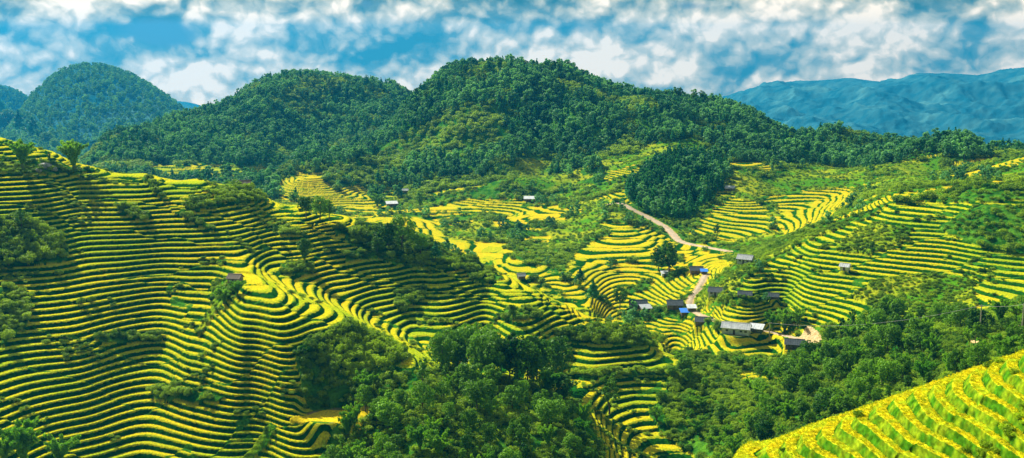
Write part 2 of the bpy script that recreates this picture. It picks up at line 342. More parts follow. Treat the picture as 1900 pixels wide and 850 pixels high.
def ground(az, D, full=False):
    """finished ground height; with full=True also zone and albedo"""
    X = D * np.sin(az); Y = D * np.cos(az)
    zb = base_z(az, D)
    cls = zone(az, D, zb)
    nr = D < 1300
    step = np.where(D < 130, .80, np.where(D < 425, 1.48, np.where(D < 640, 1.45, 1.7)))
    fineT = (cls == TF); step = np.where(fineT, np.where(D < 475, 1.1, np.where(D < 560, .85, 1.1)), step)
    cw = np.where(D < 130, .5, 1.0)
    wx = X + 7 * cw * fbm(X / 25 / cw, Y / 25 / cw, 2); wy = Y + 5 * cw * fbm(X / 22 / cw + 9, Y / 22 / cw, 2)
    d1, d2, ci, cj = worley(wx / (105 * cw), wy / (19 * cw))
    ph = rnd2(ci, cj, 5) * np.where(D < 130, .15, 1.0)
    seam = (d2 - d1)
    wob = fbm(X / (22 * cw), Y / (22 * cw), 2) * .10 + .30 * fbm(X / (60 * cw), Y / (60 * cw), 2)
    wob = np.where(D < 130, .30 * pnoise(X / 7.5, Y / 7.5) + .06 * pnoise(X / 2.0, Y / 2.0), wob)
    h = zb / step + wob + ph
    n = np.floor(h); fr = h - n
    wid = np.where(D < 130, .60, .50) + .20 * (rnd2(ci * 3 + n.astype(np.int64), cj, 9) - .5) + .10 * pnoise(X / 14, Y / 14)
    rz = np.clip((fr - wid) / (1 - wid), 0, 1)
    g = np.where(fr < wid, .05 * fr / wid, .05 + .95 * (1 - (1 - rz) ** 1.75))
    zt = (n + g - ph - wob * .75) * step - .35 * step
    tm = ((cls == T) | (cls == TF)) & nr
    zt = zt + np.where((fr < wid * .93) | (rz > .75), .10, 0.0) * (.6 + .8 * pnoise(X * 1.9, Y * 1.9))
    rough = .35 * fbm(X / 3.1, Y / 3.1, 2) * np.where(D < 1300, 1, 0) + np.where(D > 1300, .8, 0) * fbm(X / 12, Y / 12, 2)
    z = np.where(tm, zt, zb + rough)
    me = (cls == ME)
    z = np.where(me, zb + .12 * rough + .10 * np.sin(h * 2 * np.pi), z)
    if True:
        z = np.where(cls == FL, zb + .1 * rough, z)
    for x, y, r, zp in PADS:
        d = np.hypot(X - x, Y - y); m = d < r * 1.8
        if m.any():
            k = np.where(m, 1 - sstep(r, r * 1.7, d), 0); z = z * (1 - k) + zp * k; cls = np.where((d < r * 1.05) & (cls != FL), YA, cls)
    b, zr, wr = near_road(X, Y)
    k = 1 - sstep(wr * .9 + .4, wr + 4.5, b); z = z * (1 - k) + zr * k
    cls = np.where(b < wr + .5 + .7 * pnoise(X, Y), EA, cls)
    if not full: return z, cls
    # ground colours: ripe rice, green banks, scrub floor, bare earth, haze-tinted far range
    N = len(X) if X.ndim == 1 else X.size
    def C(*c): return np.array(c, float)
    def mix(a, b2, t): return a * (1 - t[..., None]) + b2 * t[..., None]
    ripe = rnd2(ci * 5 + n.astype(np.int64), cj * 3, 4)
    big = .5 + .5 * np.clip(fbm(X / 90, Y / 60, 3) * 1.5, -1, 1)
    fine = .5 + .5 * np.clip(fbm(X / 1.6, Y / 1.6, 2) * 1.4, -1, 1)
    gold = mix(C(.57, .49, .008) * np.ones(X.shape + (1,)), C(.62, .42, .008) * np.ones(X.shape + (1,)), np.clip(big * 1.3 - .6, 0, 1))
    gold = mix(gold, C(.22, .36, .008), np.clip(ripe * 1.8 - 1.05, 0, .8))
    gold = mix(gold, C(.36, .40, .008), .35 * fine)
    gold = mix(gold, C(.24, .38, .006), np.clip(fbm(X / 55 + 50, Y / 34, 3) * 1.3 - .05, 0, .62))
    gold = np.where(fineT[..., None], gold * .5 + .5 * C(.66, .44, .008), gold)
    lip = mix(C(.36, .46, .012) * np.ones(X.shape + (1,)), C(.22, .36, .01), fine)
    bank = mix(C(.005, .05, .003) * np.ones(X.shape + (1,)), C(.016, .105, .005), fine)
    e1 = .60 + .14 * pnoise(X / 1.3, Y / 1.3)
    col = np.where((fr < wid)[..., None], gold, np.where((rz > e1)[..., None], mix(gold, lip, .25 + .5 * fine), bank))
    nearm = (D < 130)[..., None]
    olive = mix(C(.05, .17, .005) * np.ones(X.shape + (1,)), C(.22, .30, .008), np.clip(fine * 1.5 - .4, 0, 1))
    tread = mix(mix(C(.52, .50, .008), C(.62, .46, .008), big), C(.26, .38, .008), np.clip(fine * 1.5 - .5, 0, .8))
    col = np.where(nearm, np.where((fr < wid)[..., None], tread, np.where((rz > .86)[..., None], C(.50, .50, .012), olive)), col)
    col = np.where(nearm, col * (.72 + .56 * np.clip(.5 + fbm(X / .5 + zt * 1.7, Y / .5 - zt * 2.3, 2), 0, 1))[..., None], col)
    # green strip at the foot of each bank
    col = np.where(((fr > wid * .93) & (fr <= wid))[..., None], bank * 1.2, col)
    weed = fbm(X / 6, Y / 6, 3)
    weedy = (seam < .012 + .05 * weed) & (D > 130)
    col = np.where((weedy & (rz < .9))[..., None], C(.05, .19, .012), col)
    floor_ = mix(C(.015, .10, .008) * np.ones(X.shape + (1,)), C(.08, .22, .012), np.clip(.5 + 1.0 * weed, 0, 1))
    mead = mix(C(.07, .22, .006) * np.ones(X.shape + (1,)), C(.30, .34, .010), np.clip(.45 + 1.3 * fbm(X / 35, Y / 22, 3), 0, 1)) * (.75 + .5 * fine)[..., None]
    earth = mix(C(.52, .34, .14) * np.ones(X.shape + (1,)), C(.62, .46, .24), fine)
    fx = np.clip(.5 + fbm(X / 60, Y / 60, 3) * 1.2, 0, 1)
    far_hazed = mix(C(.012, .10, .13) * np.ones(X.shape + (1,)), C(.10, .26, .24), np.clip(fbm(X / 240, Y / 200, 5) * 1.5 - .15, 0, 1) * .7 + .3 * fx)  # blue of distance haze painted into the far range's colour
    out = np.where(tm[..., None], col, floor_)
    out = np.where(me[..., None], mead, out)
    out = np.where((cls == EA)[..., None], earth, out)
    out = np.where((cls == YA)[..., None], mix(earth * .45, floor_, np.clip(.6 + weed, 0, 1)), out)
    out = np.where((cls == FL)[..., None], mix(gold, C(.72, .50, .012), np.full(X.shape, .6)), out)
    out = np.where((D > 1700)[..., None], far_hazed, out)
    return z, cls, out, seam, tm

_f = hit(612, 776, 280); PADS.append((_f[0], _f[1], 6.5, _f[2] + .8))

def rows_for(azs, d0, d1, nrows, ncoarse=900):
    L = np.linspace(math.log(d0), math.log(d1), ncoarse); DD = np.exp(L)
    Wt = np.zeros((len(azs), ncoarse))
    sl_ = base_slope(azs[:, None] * np.ones((1, ncoarse)), np.ones((len(azs), 1)) * DD[None, :])
    cm = np.maximum.accumulate(np.concatenate([np.full((len(azs), 1), -9.), sl_[:, :-1]], 1), 1)
    vis = (sl_ > cm - .004)
    ds = np.abs(np.gradient(sl_, axis=1))
    Wt = vis * np.minimum(ds, .02) * (sl_ > -.46) + 1.2e-4
    k = np.ones(9) / 9
    Wt = np.apply_along_axis(lambda r: np.convolve(np.pad(r, 4, mode='edge'), k, 'valid'), 0, Wt)
    Wt = np.apply_along_axis(lambda r: np.convolve(np.pad(r, 4, mode='edge'), k, 'valid'), 1, Wt)
    cum = np.cumsum(Wt, 1); cum = (cum - cum[:, :1]) / (cum[:, -1:] - cum[:, :1])
    t = np.linspace(0, 1, nrows)
    return np.stack([np.exp(np.interp(t, cum[i], L)) for i in range(len(azs))])

def np_mesh(name, verts, quads, mat=None, smooth=False, tris=False):
    me = bpy.data.meshes.new(name); k = 3 if tris else 4
    nv, nf = len(verts), len(quads)
    me.vertices.add(nv); me.loops.add(nf * k); me.polygons.add(nf)
    me.vertices.foreach_set('co', np.ascontiguousarray(verts, np.float32).ravel())
    me.loops.foreach_set('vertex_index', np.ascontiguousarray(quads, np.int32).ravel())
    me.polygons.foreach_set('loop_start', np.arange(0, nf * k, k, dtype=np.int32))
    if smooth: me.polygons.foreach_set('use_smooth', np.ones(nf, bool))
    me.update(calc_edges=True)
    if mat: me.materials.append(mat)
    return me

def tag(o, label=None, cat=None, group=None, kind=None):
    if label: o['label'] = label
    if cat: o['category'] = cat
    if group: o['group'] = group
    if kind: o['kind'] = kind
    return o

def sheet(name, d0, d1, ncol, nrow, mat):
    azs = np.linspace(-AZ_MAX, AZ_MAX, ncol)
    D = rows_for(azs, d0, d1, nrow)
    D[:, 0] = d0; D[:, -1] = d1
    A_ = azs[:, None] * np.ones((1, nrow))
    z, cls, colr, seam, tm = ground(A_, D, True)
    V = np.stack([D * np.sin(A_), D * np.cos(A_), z], -1).reshape(-1, 3)
    i, j = np.meshgrid(np.arange(ncol - 1), np.arange(nrow - 1), indexing='ij'); a = (i * nrow + j).ravel()
    q = np.stack([a, a + nrow, a + nrow + 1, a + 1], 1)
    me = np_mesh(name, V, q, mat)
    at = me.color_attributes.new('albedo', 'FLOAT_COLOR', 'POINT')
    at.data.foreach_set('color', np.concatenate([colr.reshape(-1, 3), np.ones((len(V), 1))], 1).astype(np.float32).ravel())
    o = bpy.data.objects.new(name, me); COL.objects.link(o); tag(o, kind='structure')
    return o
# ---------------------------------------------------------------- materials
def nt(name):
    m = bpy.data.materials.new(name); m.use_nodes = True; t = m.node_tree; t.nodes.clear()
    return m, t, t.nodes, t.links
def ground_mat():
    m, t, N, L = nt('rice_and_earth')
    out = N.new('ShaderNodeOutputMaterial'); b = N.new('ShaderNodeBsdfPrincipled'); L.new(b.outputs[0], out.inputs[0])
    a = N.new('ShaderNodeAttribute'); a.attribute_name = 'albedo'
    g = N.new('ShaderNodeNewGeometry'); n = N.new('ShaderNodeTexNoise'); n.inputs['Scale'].default_value = 1.7; n.inputs['Detail'].default_value = 5
    L.new(g.outputs['Position'], n.inputs['Vector'])
    r = N.new('ShaderNodeMapRange'); r.inputs[1].default_value = .3; r.inputs[2].default_value = .7; r.inputs[3].default_value = .55; r.inputs[4].default_value = 1.35
    L.new(n.outputs[0], r.inputs[0])
    x = N.new('ShaderNodeVectorMath'); x.operation = 'SCALE'; L.new(a.outputs['Color'], x.inputs[0]); L.new(r.outputs[0], x.inputs['Scale'])
    L.new(x.outputs[0], b.inputs['Base Color']); b.inputs['Roughness'].default_value = .85
    b.inputs['Specular IOR Level'].default_value = .0
    bp = N.new('ShaderNodeBump'); bp.inputs['Strength'].default_value = .5; bp.inputs['Distance'].default_value = .25
    L.new(n.outputs[0], bp.inputs['Height']); L.new(bp.outputs[0], b.inputs['Normal'])
    return m
def leaf_mat(name, dark, light, trans=.35, big=60., bias=0.):
    m, t, N, L = nt(name)
    out = N.new('ShaderNodeOutputMaterial')
    oi = N.new('ShaderNodeObjectInfo'); g = N.new('ShaderNodeNewGeometry')
    n = N.new('ShaderNodeTexNoise'); n.inputs['Scale'].default_value = 1 / big; n.inputs['Detail'].default_value = 3; L.new(g.outputs['Position'], n.inputs['Vector'])
    n2 = N.new('ShaderNodeTexNoise'); n2.inputs['Scale'].default_value = .9; n2.inputs['Detail'].default_value = 2; L.new(g.outputs['Position'], n2.inputs['Vector'])
    a = N.new('ShaderNodeMath'); a.operation = 'MULTIPLY_ADD'; L.new(oi.outputs['Random'], a.inputs[0]); a.inputs[1].default_value = .55; a.inputs[2].default_value = -.55 + bias
    b = N.new('ShaderNodeMath'); b.operation = 'MULTIPLY_ADD'; L.new(n.outputs[0], b.inputs[0]); b.inputs[1].default_value = 1.5; L.new(a.outputs[0], b.inputs[2])
    c = N.new('ShaderNodeMath'); c.operation = 'MULTIPLY_ADD'; L.new(n2.outputs[0], c.inputs[0]); c.inputs[1].default_value = .9; 
    d = N.new('ShaderNodeMath'); d.operation = 'SUBTRACT'; L.new(b.outputs[0], d.inputs[0]); d.inputs[1].default_value = .45; L.new(d.outputs[0], c.inputs[2]); c.use_clamp = True
    mx = N.new('ShaderNodeMix'); mx.data_type = 'RGBA'; L.new(c.outputs[0], mx.inputs[0]); mx.inputs[6].default_value = (*dark, 1); mx.inputs[7].default_value = (*light, 1)
    df = N.new('ShaderNodeBsdfPrincipled'); df.inputs['Roughness'].default_value = .6; df.inputs['Specular IOR Level'].default_value = .12
    tr = N.new('ShaderNodeBsdfTranslucent'); ms = N.new('ShaderNodeMixShader'); ms.inputs[0].default_value = trans
    tc = N.new('ShaderNodeMix'); tc.data_type = 'RGBA'; tc.blend_type = 'MULTIPLY'; tc.inputs[0].default_value = 1; L.new(mx.outputs[2], tc.inputs[6]); tc.inputs[7].default_value = (1.3, 1.3, .5, 1)
    L.new(mx.outputs[2], df.inputs['Base Color']); L.new(tc.outputs[2], tr.inputs['Color'])
    L.new(df.outputs[0], ms.inputs[1]); L.new(tr.outputs[0], ms.inputs[2]); L.new(ms.outputs[0], out.inputs[0])
    return m
def plain(name, c, c2=None, scale=2., rough=.8, metal=0., stretch=(1, 1, 1), bump=.2):
    m, t, N, L = nt(name)
    out = N.new('ShaderNodeOutputMaterial'); b = N.new('ShaderNodeBsdfPrincipled'); L.new(b.outputs[0], out.inputs[0])
    tc = N.new('ShaderNodeTexCoord'); mp = N.new('ShaderNodeMapping'); mp.inputs['Scale'].default_value = stretch; L.new(tc.outputs['Object'], mp.inputs[0])
    n = N.new('ShaderNodeTexNoise'); n.inputs['Scale'].default_value = scale; n.inputs['Detail'].default_value = 6; L.new(mp.outputs[0], n.inputs['Vector'])
    r = N.new('ShaderNodeValToRGB'); r.color_ramp.elements[0].position = .35; r.color_ramp.elements[1].position = .65
    r.color_ramp.elements[0].color = (*c, 1); r.color_ramp.elements[1].color = (*(c2 or [v * .7 for v in c]), 1)
    L.new(n.outputs[0], r.inputs[0]); L.new(r.outputs[0], b.inputs['Base Color'])
    b.inputs['Roughness'].default_value = rough; b.inputs['Metallic'].default_value = metal
    bp = N.new('ShaderNodeBump'); bp.inputs['Strength'].default_value = bump; bp.inputs['Distance'].default_value = .05; L.new(n.outputs[0], bp.inputs['Height']); L.new(bp.outputs[0], b.inputs['Normal'])
    return m
MG = ground_mat()
ML_ = dict(
    broad=leaf_mat('broad_leaves', (.008, .08, .003), (.22, .46, .010), .30, 30.),
    pine=leaf_mat('pine_needles', (.008, .11, .055), (.08, .34, .09), .3, 60.),
    shrub=leaf_mat('shrub_leaves', (.015, .12, .004), (.42, .60, .012), .32, 30.),
    bamboo=leaf_mat('bamboo_leaves', (.04, .22, .006), (.28, .52, .012), .42, 20., .1),
    wood=leaf_mat('distant_wood_leaves', (.006, .115, .075), (.24, .54, .17), .34, 55., .05))  # teal of the mountain haze mixed into these leaf colours
ML_['rice'] = leaf_mat('ripe_rice', (.20, .34, .006), (.70, .60, .008), .5, 4., .1)
MROAD = plain('road_dirt', (.52, .40, .26), (.36, .27, .16), .5, .95)
MBARK = plain('bark', (.09, .06, .04), (.16, .12, .08), 3, .9, 0, (3, 3, .6))
# ---------------------------------------------------------------- building sites (levelled ground), chosen on the hillside by line of sight
# kind, px, py of the foot, width, depth, wall height, yaw, first distance tried, wall, roof, style, label
SITES = [
    ('farmhouse', 1366, 619, 11.0, 5.0, 2.7, -.16, 400, 'pale', 'white', 'gable', 'long pale farmhouse with white metal roof beside the yellow village fields'),
    ('shed', 1403, 617, 5.2, 4.0, 2.0, -.2, 400, 'darkgreen', 'white', 'lean', 'low dark shed with white sheet roof at the right end of the pale farmhouse'),
    ('farmhouse', 1306, 603, 7.0, 4.4, 1.9, -.05, 400, 'wood', 'slate', 'gable', 'dark roofed wooden house left of the long pale farmhouse'),
    ('shed', 1272, 585, 4.4, 3.4, 1.7, .2, 400, 'wood', 'blue', 'lean', 'shed under a bright blue tarpaulin roof by the road'),
    ('shed', 1283, 579, 3.6, 3.0, 2.1, .2, 400, 'wood', 'white', 'lean', 'tiny shed with white sheet roof behind the blue tarpaulin shed'),
    ('farmhouse', 1252, 573, 6.6, 5.0, 2.2, .05, 400, 'wood', 'slate', 'gable', 'small dark roofed house left of the blue tarpaulin shed'),
    ('farmhouse', 1184, 571, 7.8, 4.8, 2.0, .25, 400, 'wood', 'slate', 'gable', 'dark roofed farmhouse standing alone left of the village'),
    ('shed', 1198, 577, 4.6, 3.6, 1.6, .35, 400, 'wood', 'grey', 'lean', 'grey roofed lean-to in front of the farmhouse left of the village'),
    ('farmhouse', 1329, 548, 6.4, 4.4, 2.0, -.1, 400, 'pale', 'slate', 'gable', 'dark roofed house with light front wall above the road'),
    ('farmhouse', 1382, 551, 5.4, 3.6, 1.2, 0., 400, 'wood', 'slate', 'gable', 'dark roofed house half hidden by bushes right of the road, left one of two'),
    ('farmhouse', 1433, 554, 4.8, 3.4, 1.1, .05, 400, 'wood', 'slate', 'gable', 'dark roofed house below the right terraces, right one of two'),
    ('farmhouse', 1474, 646, 7.0, 4.5, 2.0, 0., 380, 'wood', 'slate', 'gable', 'grey roofed house below the bare orange bank'),
    ('farmhouse', 1383, 489, 6.6, 4.5, 2.4, -.3, 480, 'pale', 'grey', 'gable', 'grey roofed house beside the track uphill of the village'),
    ('hut', 1568, 501, 3.6, 3.0, 1.7, -.3, 440, 'pale', 'white', 'gable', 'small white roofed field hut on the right terraced hill'),
    ('farmhouse', 984, 373, 8.6, 5.0, 1.8, 0., 600, 'wood', 'white', 'lean', 'long low house with pale roof at the foot of the big mountain'),
    ('farmhouse', 727, 382, 8.0, 5.0, 1.8, .15, 600, 'wood', 'white', 'lean', 'pale roofed hut among dark bushes below the mountain spur, lower one'),
    ('hut', 752, 357, 4.4, 3.4, 1.6, -.1, 600, 'wood', 'white', 'gable', 'small pale roofed hut below the mountain spur, upper one'),
    ('hut', 1354, 354, 5.6, 4.0, 1.8, -.1, 600, 'wood', 'grey', 'lean', 'small grey roofed hut right of the dark conifer wood'),
    ('hut', 967, 517, 3.4, 2.8, 1.5, .3, 300, 'wood', 'grey', 'gable', 'small grey hut on the lower ridge of the left hill'),
    ('hut', 455, 345, 3.6, 2.6, 1.3, .1, 300, 'wood', 'thatch', 'gable', 'brown thatched hut at the top edge of the left hill'),
    ('hut', 437, 524, 4.2, 3.2, 1.7, -.5, 300, 'stone', 'thatch', 'gable', 'weathered thatched hut at the summit of the terraced knoll'),
    ('farmhouse', 1292, 507, 6.0, 4.5, 1.8, .1, 450, 'wood', 'slate', 'gable', 'dark house in tree shade above the road bend'),
    ('shed', 1306, 509, 2.8, 2.4, 1.6, .1, 450, 'wood', 'blue', 'lean', 'tiny blue roofed shed in tree shade above the road bend'),
    ('shed', 1233, 512, 3.0, 2.4, 1.4, .2, 450, 'pale', 'white', 'lean', 'tiny pale shed below the big dark tree'),
]
SITE_P = []
for st in SITES:
    SITE_P.append(pad(st[1], st[2], max(st[3], st[4]) * .48, st[7], .1))
g1 = sheet('hillside_ground', D_MIN, D_SPLIT, 1500, 1500, MG)
g2 = sheet('distant_mountains', D_SPLIT, D_MAX, 900, 520, MG)
print('ground', time.time() - T0)
OCC_SITES = [(p[0], p[1], p[2]) for p in PADS]

# ---------------------------------------------------------------- plant shapes (height 1, standing on the origin)
def leaf_cloud(r, cen, rad, nper, size, flat=.0, up=.35, droop=0., fill=.75):
    """small folded leaf sprays spread through the clumps of a crown"""
    C_ = np.repeat(cen, nper, 0); R_ = np.repeat(rad, nper, 0); n_ = len(C_)
    d = r.normal(size=(n_, 3)); d[:, 2] = d[:, 2] * (1 - flat) + .25; d /= np.linalg.norm(d, axis=1)[:, None]
    rr = fill + (1.08 - fill) * r.random((n_, 1))
    p = C_ + d * R_ * rr
    nrm = d * .9 + r.normal(size=(n_, 3)) * .75; nrm[:, 2] += up; nrm /= np.linalg.norm(nrm, axis=1)[:, None]
    a = np.cross(nrm, r.normal(size=(n_, 3))); a /= np.linalg.norm(a, axis=1)[:, None]
    a[:, 2] -= droop; b = np.cross(nrm, a)
    s = size * (.55 + .9 * r.random((n_, 1)))
    v = np.stack([p - a * s, p - b * s * .55 + nrm * s * .12, p + a * s, p + b * s * .55 + nrm * s * .12], 1)
    return v.reshape(-1, 3)
def quads_of(nv): return np.arange(nv).reshape(-1, 4)
def tube(pts, rads, k=6):
    pts = [Vector(p) for p in pts]; vs, fs = [], []
    for i, p in enumerate(pts):
        t = (pts[min(i + 1, len(pts) - 1)] - pts[max(i - 1, 0)]).normalized(); u = t.cross(Vector((.3, .9, .1))).normalized(); w = t.cross(u)
        for j in range(k):
            a = 2 * math.pi * j / k; vs.append(tuple(p + (u * math.cos(a) + w * math.sin(a)) * rads[i]))
    for i in range(len(pts) - 1):
        for j in range(k):
            fs.append((i * k + j, i * k + (j + 1) % k, (i + 1) * k + (j + 1) % k, (i + 1) * k + j))
    return vs, fs
def join_parts(parts):
    V, Q = [], []; o = 0
    for v, f in parts:
        V += list(v); Q += [tuple(i + o for i in q) for q in f]; o += len(v)
    return np.array(V), np.array(Q)
def trunk_mesh(name, r, cen, h, rad, lean=.03, stems=1):
    parts = []
    for s in range(stems):
        bx, by = r.normal(size=2) * (.0 if stems == 1 else .05)
        ln = r.normal(size=2) * lean
        pts = [(bx, by, -.06)] + [(bx + ln[0] * t + .01 * r.normal(), by + ln[1] * t + .01 * r.normal(), t * h) for t in (.15, .4, .7, 1)]
        parts.append(tube(pts, [rad * 1.5, rad * 1.1, rad * .85, rad * .6, rad * .3], 7))
        for c in cen[r.permutation(len(cen))[:7]]:
            t = r.uniform(.35, .85); st = (bx + ln[0] * t, by + ln[1] * t, t * h * .95)
            mid = (st[0] * .5 + c[0] * .5, st[1] * .5 + c[1] * .5, st[2] * .6 + c[2] * .4)
            parts.append(tube([st, mid, tuple(c)], [rad * .45, rad * .3, rad * .12], 5))
    v, q = join_parts(parts)
    return np_mesh(name, v, q, MBARK, True)
def broad(r, lo, hi, wid, nc, nper, size, name='crown', mat='broad', tall=False):
    cen = []
    for k in range(nc):
        t = (k + r.random()) / nc; z = lo + (hi - lo) * t
        pr = math.sqrt(max(0.05, 1 - ((t - (.42 if not tall else .5)) / .62) ** 2)) * wid
        a = k * 2.4 + r.random(); q = pr * (.25 + .85 * r.random()) * .86
        cen.append((q * math.cos(a), q * math.sin(a), z))
    cen = np.array(cen); rad = wid * (.20 + .24 * r.random((nc, 1))) * np.array([1, 1, .8])
    v = leaf_cloud(r, cen, rad, nper, size)
    return np_mesh(name, v, quads_of(len(v)), ML_[mat]), cen
def pine(r, nt_, nper, size, name='crown', mat='pine', wid=.2):
    cen, rad = [], []
    for k in range(nt_):
        t = k / (nt_ - 1); z = .28 + .68 * t; w = wid * (1 - t) ** .75 + .015
        for j in range(3 if t < .75 else 1):
            a = r.random() * 6.28; q = w * (.45 + .3 * r.random()) if t < .75 else 0
            cen.append((q * math.cos(a), q * math.sin(a), z + .03 * r.normal())); rad.append((w * .5 + .01, w * .5 + .01, .035 + .25 * w))
    cen = np.array(cen); v = leaf_cloud(r, cen, np.array(rad), nper, size, up=.2, droop=.15, fill=.3)
    return np_mesh(name, v, quads_of(len(v)), ML_[mat]), cen
def shrub(r, nc, nper, size, name='leaves', mat='shrub'):
    a = r.random(nc) * 6.28; q = np.sqrt(r.random(nc)) * .55
    cen = np.stack([q * np.cos(a), q * np.sin(a), .30 + .40 * r.random(nc) * (1 - q)], 1); rad = (.22 + .16 * r.random((nc, 1))) * np.array([1, 1, .9])
    v = leaf_cloud(r, cen, rad, nper, size); v[:, 2] = np.maximum(v[:, 2], -.1)
    return np_mesh(name, v, quads_of(len(v)), ML_[mat]), cen
def bamboo(r, nst, name='leaves'):
    V = []; st = []
    for k in range(nst):
        a = r.random() * 6.28; ln = .1 + .38 * r.random(); hh = .65 + .35 * r.random()
        pts = [(ln * .12 * math.cos(a), ln * .12 * math.sin(a), -.04)]
        for t in (.3, .6, .85, 1.): pts.append((math.cos(a) * ln * (t ** 2.2), math.sin(a) * ln * (t ** 2.2), hh * (t - .13 * t ** 5)))
        st.append(tube(pts, [.008, .007, .006, .004, .002], 4))
        P_ = np.array(pts); tt = .22 + .78 * r.random(60); idx = tt * 4
        i = np.minimum(idx.astype(int), 3); f = (idx - i)[:, None]; c = P_[i] * (1 - f) + P_[i + 1] * f
        V.append(leaf_cloud(r, c, np.full((60, 3), .055), 7, .02, up=.2, droop=.5, fill=.2))
    v = np.concatenate(V); sv, sq = join_parts(st)
    return np_mesh(name, v, quads_of(len(v)), ML_['bamboo']), np_mesh('stems', sv, sq, plain('bamboo_stem', (.12, .2, .04), (.2, .22, .06)), True)

R = np.random.default_rng
PROTO = {}
def reg(kind, crown_me, trunk_me, pc, pt): PROTO.setdefault(kind, []).append((crown_me, trunk_me, pc, pt))
for s in range(6):
    m, c = broad(R(s), .28 + .04 * (s % 3), .93, .30 + .035 * s, 20 + s, 95, .034); reg('broad', m, trunk_mesh('trunk', R(s + 50), c, .72, .022), 'crown', 'trunk')
for s in range(3):
    m, c = broad(R(20 + s), .36, .95, .21, 15, 85, .030, tall=True); reg('tall', m, trunk_mesh('trunk', R(s + 60), c, .8, .015), 'crown', 'trunk')
for s in range(4):
    m, c = pine(R(30 + s), 14, 36, .030, wid=.19 + .03 * s); reg('pine', m, trunk_mesh('trunk', R(s + 70), c[:3], .95, .013, .01), 'crown', 'trunk')
for s in range(4):
    m, c = shrub(R(40 + s), 11, 80, .075); reg('shrub', m, trunk_mesh('stem', R(s + 80), c, .35, .03, .1, 2), 'leaves', 'stem')
for s in range(3):
    m, st = bamboo(R(90 + s), 26); reg('bamboo', m, st, 'leaves', 'stems')
# lighter versions for what stands far off
FAR = {}
for s in range(4):
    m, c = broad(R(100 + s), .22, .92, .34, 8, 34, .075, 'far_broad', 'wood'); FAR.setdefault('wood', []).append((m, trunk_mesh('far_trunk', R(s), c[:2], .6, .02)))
for s in range(3):
    m, c = pine(R(110 + s), 8, 18, .05, 'far_pine', 'pine', .2); FAR.setdefault('pinewood', []).append((m, trunk_mesh('far_trunk', R(s), c[:1], .9, .015, .01)))
for s in range(4):
    m, c = shrub(R(120 + s), 8, 24, .12, 'far_shrub'); FAR.setdefault('scrub', []).append((m, None))

def plant(kind, p, h, name, label, cat, group=None, v=None, wide=1., rot=None):
    lst = PROTO[kind]; cm, tm_, pc, pt = lst[(v if v is not None else random.randrange(len(lst))) % len(lst)]
    root = bpy.data.objects.new(name, None); COL.objects.link(root); root.empty_display_size = .2
    root.location = p; root.scale = (h * wide, h * wide, h); root.rotation_euler = (0, 0, rot if rot is not None else random.uniform(0, 6.28))
    tag(root, label, cat, group)
    for me, nm in ((cm, pc), (tm_, pt)):
        o = bpy.data.objects.new(nm, me); COL.objects.link(o); o.parent = root
    return root
def sz(px_h, p): return px_h * math.hypot(p[0], p[1]) / F

